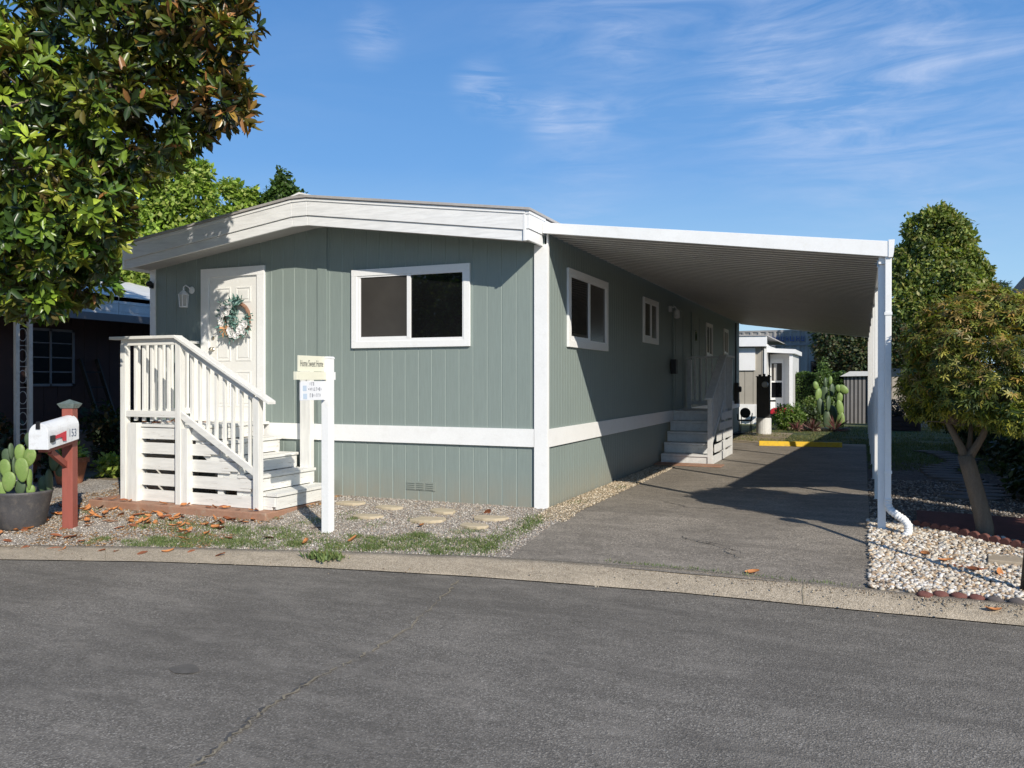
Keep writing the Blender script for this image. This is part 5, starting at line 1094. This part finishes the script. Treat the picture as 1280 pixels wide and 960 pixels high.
for q in ((2.98,.28,.26,.62,19.6,4,0,'cactus'),(2.96,.72,.24,.55,19.6,-8,20,'cactus'),(2.95,1.05,.2,.4,19.62,5,10,'cactus'),(3.06,1.33,.38,.26,19.6,40,0,'cactus'),(2.92,1.36,.22,.26,19.6,-20,10,'cactus'),(2.55,.3,.25,.7,19.7,0,10,'cactusdark'),(2.35,.75,.24,.6,19.8,-8,20,'cactusdark'),(2.28,1.15,.24,.45,19.8,8,30,'cactus'),(2.45,1.2,.25,.5,19.9,10,0,'cactusdark'),(2.6,.85,.22,.55,19.7,4,60,'cactusdark'),(2.7,1.3,.2,.45,19.9,3,40,'cactusdark'),(2.2,1.45,.2,.3,19.8,-12,20,'cactus'),(2.75,.5,.26,.6,19.8,-10,10,'cactusdark'),(2.5,1.55,.16,.35,19.9,0,60,'cactusdark'),(2.2,.4,.2,.6,19.8,-4,50,'cactusdark'),(2.65,1.62,.14,.3,19.9,4,0,'cactus')): pad3(*q)
for k in range(9):
    x = 1.5+k*.21; y = 18.45-.15*math.sin(k*.5); m = MB(); m.ball((x,y,.05),(.12,.09,.08),5); o = m.build('edging_stone', M['slate'] if k%2 else M['dirtstrip'], smooth=True); tag(o, 'rounded tan stone in the row edging the garden bed', 'stone', 'garden bed edging stones')
# ---------------------------------------------------------------- right side
ang = R(-3.9)
rh = thing('neighbor_house', (7.4,5,0), 'dark red brown home in shade at the right edge, its eave above the maple', 'house')
def Q(u, v): # u along +x from the eave, v along the house
    c, s = math.cos(ang), math.sin(ang); return (5.44+u*c-v*s, -.02+u*s+v*c)
def qbox(name, u0, u1, v0, v1, z0, z1, mat, par=rh, bv=0):
    m = MB(); m.prism([Q(u0,v0),Q(u1,v0),Q(u1,v1),Q(u0,v1)], 'z', z0, z1); return m.build(name, mat, par, bevel=bv)
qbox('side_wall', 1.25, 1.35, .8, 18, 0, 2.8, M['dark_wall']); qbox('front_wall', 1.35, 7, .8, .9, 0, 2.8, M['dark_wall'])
for (a_, z_, b_, y_) in ((0,2.86,4.2,4.3),):
    pts = []
    m = MB(); v = [(*Q(a_,0),z_),(*Q(b_,0),y_),(*Q(b_,18.5),y_),(*Q(a_,18.5),z_)]; v += [(x,y,z+.12) for x,y,z in v]; m.add(v, [(3,2,1,0),(4,5,6,7),(0,1,5,4),(1,2,6,5),(2,3,7,6),(3,0,4,7)]); m.build('roof', M['roofgrey'], rh)
    m = MB(); v = [(*Q(8.4,0),z_),(*Q(8.4,18.5),z_),(*Q(b_,18.5),y_),(*Q(b_,0),y_)]; v += [(x,y,z+.12) for x,y,z in v]; m.add(v, [(3,2,1,0),(4,5,6,7),(0,1,5,4),(1,2,6,5),(2,3,7,6),(3,0,4,7)]); m.build('roof', M['roofgrey'], rh)
qbox('eave_board', -.03, 0.0, 0, 18.5, 2.80, 3.0, M['darkbox'])
for v_ in (6.2, 8.6, 9.9): qbox('porch_post', .05, .14, v_, v_+.09, 0, 2.86, M['dullwhite'])
nshr = [(6.0,4.6,.45,.5),(6.2,7.4,.6,.6),(6.35,9.2,.8,.7),(6.1,10.9,.8,.7),(6.3,12.8,.7,.8),(5.9,3.2,.3,.45),(6.1,1.9,.3,.5)]
for i, (x, y, z, r_) in enumerate(nshr): bush('shade_shrub', (x,y,z), (r_,r_,z), 700, .10, DKG, ['dark shrub in shade right of the maple trunk','dark leafy shrub behind the maple trunk','tall dark shrub behind the maple fork','dark shrub beside the far end of the flagstone path','farthest dark shrub along the right neighbor wall','low dark ground shrub near the right edge','low dark shrub at the right edge behind the red edging'][i])
for k in range(20):
    y = 3.0+k*.42; x = 4.95+.25*math.sin(k*.55)+.02*k; w_ = rnd.uniform(.28,.45); kk = 8
    pts = [(x+w_*math.cos(t)*(1+rnd.uniform(-.12,.12)), y+.16*math.sin(t)*(1+rnd.uniform(-.15,.15))) for t in [2*math.pi*i/kk for i in range(kk)]]
    m = MB(); m.prism(pts, 'z', -.01, .035); tag(m.build('path_stone', pm('flagstone', (.13,.12,.11), .3, 5, .9) if k == 0 else bpy.data.materials['flagstone'], bevel=.006), 'flat grey flagstone in the shaded path right of the carport', 'flagstone', 'flagstones of the shaded path')
for k in range(15):
    t = k/14; x = 4.20+t*1.15; y = .30-.90*t-.06*math.sin(math.pi*t); z = Gz(y)
    mm = MB(); mm.prism([(-.06,-.03),(.06,-.03),(.055,.055),(.03,.085),(0,.095),(-.03,.085),(-.055,.055)], 'y', -.025, .025)
    q = Matrix.Rotation(R(-38+rnd.uniform(-8,8)),3,'Z'); mm.v = [tuple(q@Vector(v)+Vector((x,y,z))) for v in mm.v]; tag(mm.build('edging_brick', M['brick'], bevel=.008), 'dark red scalloped edging brick in the curved row around the maple bed', 'brick', 'scalloped red edging around the maple')
strip('maple_bed', [(4.20,.33),(4.75,-.16),(5.36,-.58)], [(4.25,1.5),(4.9,1.4),(5.6,1.3)], pm('red_mulch', (.11,.035,.03), .4, 12, .95, bs=50, bd=.02), .03)
for k, (x, y) in enumerate(((4.12,-2.03),(4.24,-1.99),(4.37,-1.985),(4.50,-1.99),(4.63,-2.0),(4.78,-2.0))):
    m = MB(); z = Gz(y); m.ball((x,y,z+.008),(.066,.045,.034),6); m.v = [(a_+rnd.gauss(0,.004), b_+rnd.gauss(0,.004), c_+rnd.gauss(0,.003)) for a_, b_, c_ in m.v]; o = m.build('border_rock', M['brick'] if k < 4 else pm('dark_rock', (.10,.085,.08), .3, 9, .9) if k == 4 else bpy.data.materials['dark_rock'], smooth=True)
    tag(o, 'rounded dark rock in the row along the gutter below the white rock bed', 'rock', 'border rocks along the gutter')
m = MB(); z = Gz(-.9); m.prism([(4.70,-1.02),(5.12,-1.06),(5.16,-.74),(4.74,-.70)], 'z', z-.02, z+.05); tag(m.build('paving_slab', pm('pale_slab', (.40,.33,.24), .2, 5, .85), bevel=.008), 'flat tan concrete slab lying in the white rocks near the black post', 'slab')
m = MB(); m.prism([(4.22,-1.08),(4.60,-1.30),(4.70,-1.18),(4.35,-.98)], 'z', Gz(-1.1)-.0, Gz(-1.1)+.024); tag(m.build('bark_scrap', M['dryleaf2']), 'flat brown scrap of bark among the white rocks', 'bark')
bp = thing('path_light', (4.87,-1.73,-.16), 'black leaning metal post at the right edge of the picture', 'post')
MB().tube([(4.87,-1.73,-.2),(4.96,-1.69,.9),(5.12,-1.62,1.72)], .03, 12).build('pole', M['black'], bp, smooth=True)
m = MB(); m.lathe([(.03,0),(.09,.03),(.11,.14),(.04,.2),(.01,.22)], (5.12,-1.62,1.70), 12); m.build('lamp_head', M['black'], bp)
# lettering as real meshes
bpy.context.view_layer.update(); dg = bpy.context.evaluated_depsgraph_get()
for o in [q for q in bpy.data.objects if q.type == 'FONT']:
    me = bpy.data.meshes.new_from_object(o.evaluated_get(dg)); p = bpy.data.objects.new('tmp', me); COL.objects.link(p); p.parent = o.parent; p.location = o.location; p.rotation_euler = o.rotation_euler; p.scale = o.scale
    nme = o.name.split('.')[0]; bpy.data.objects.remove(o); p.name = nme
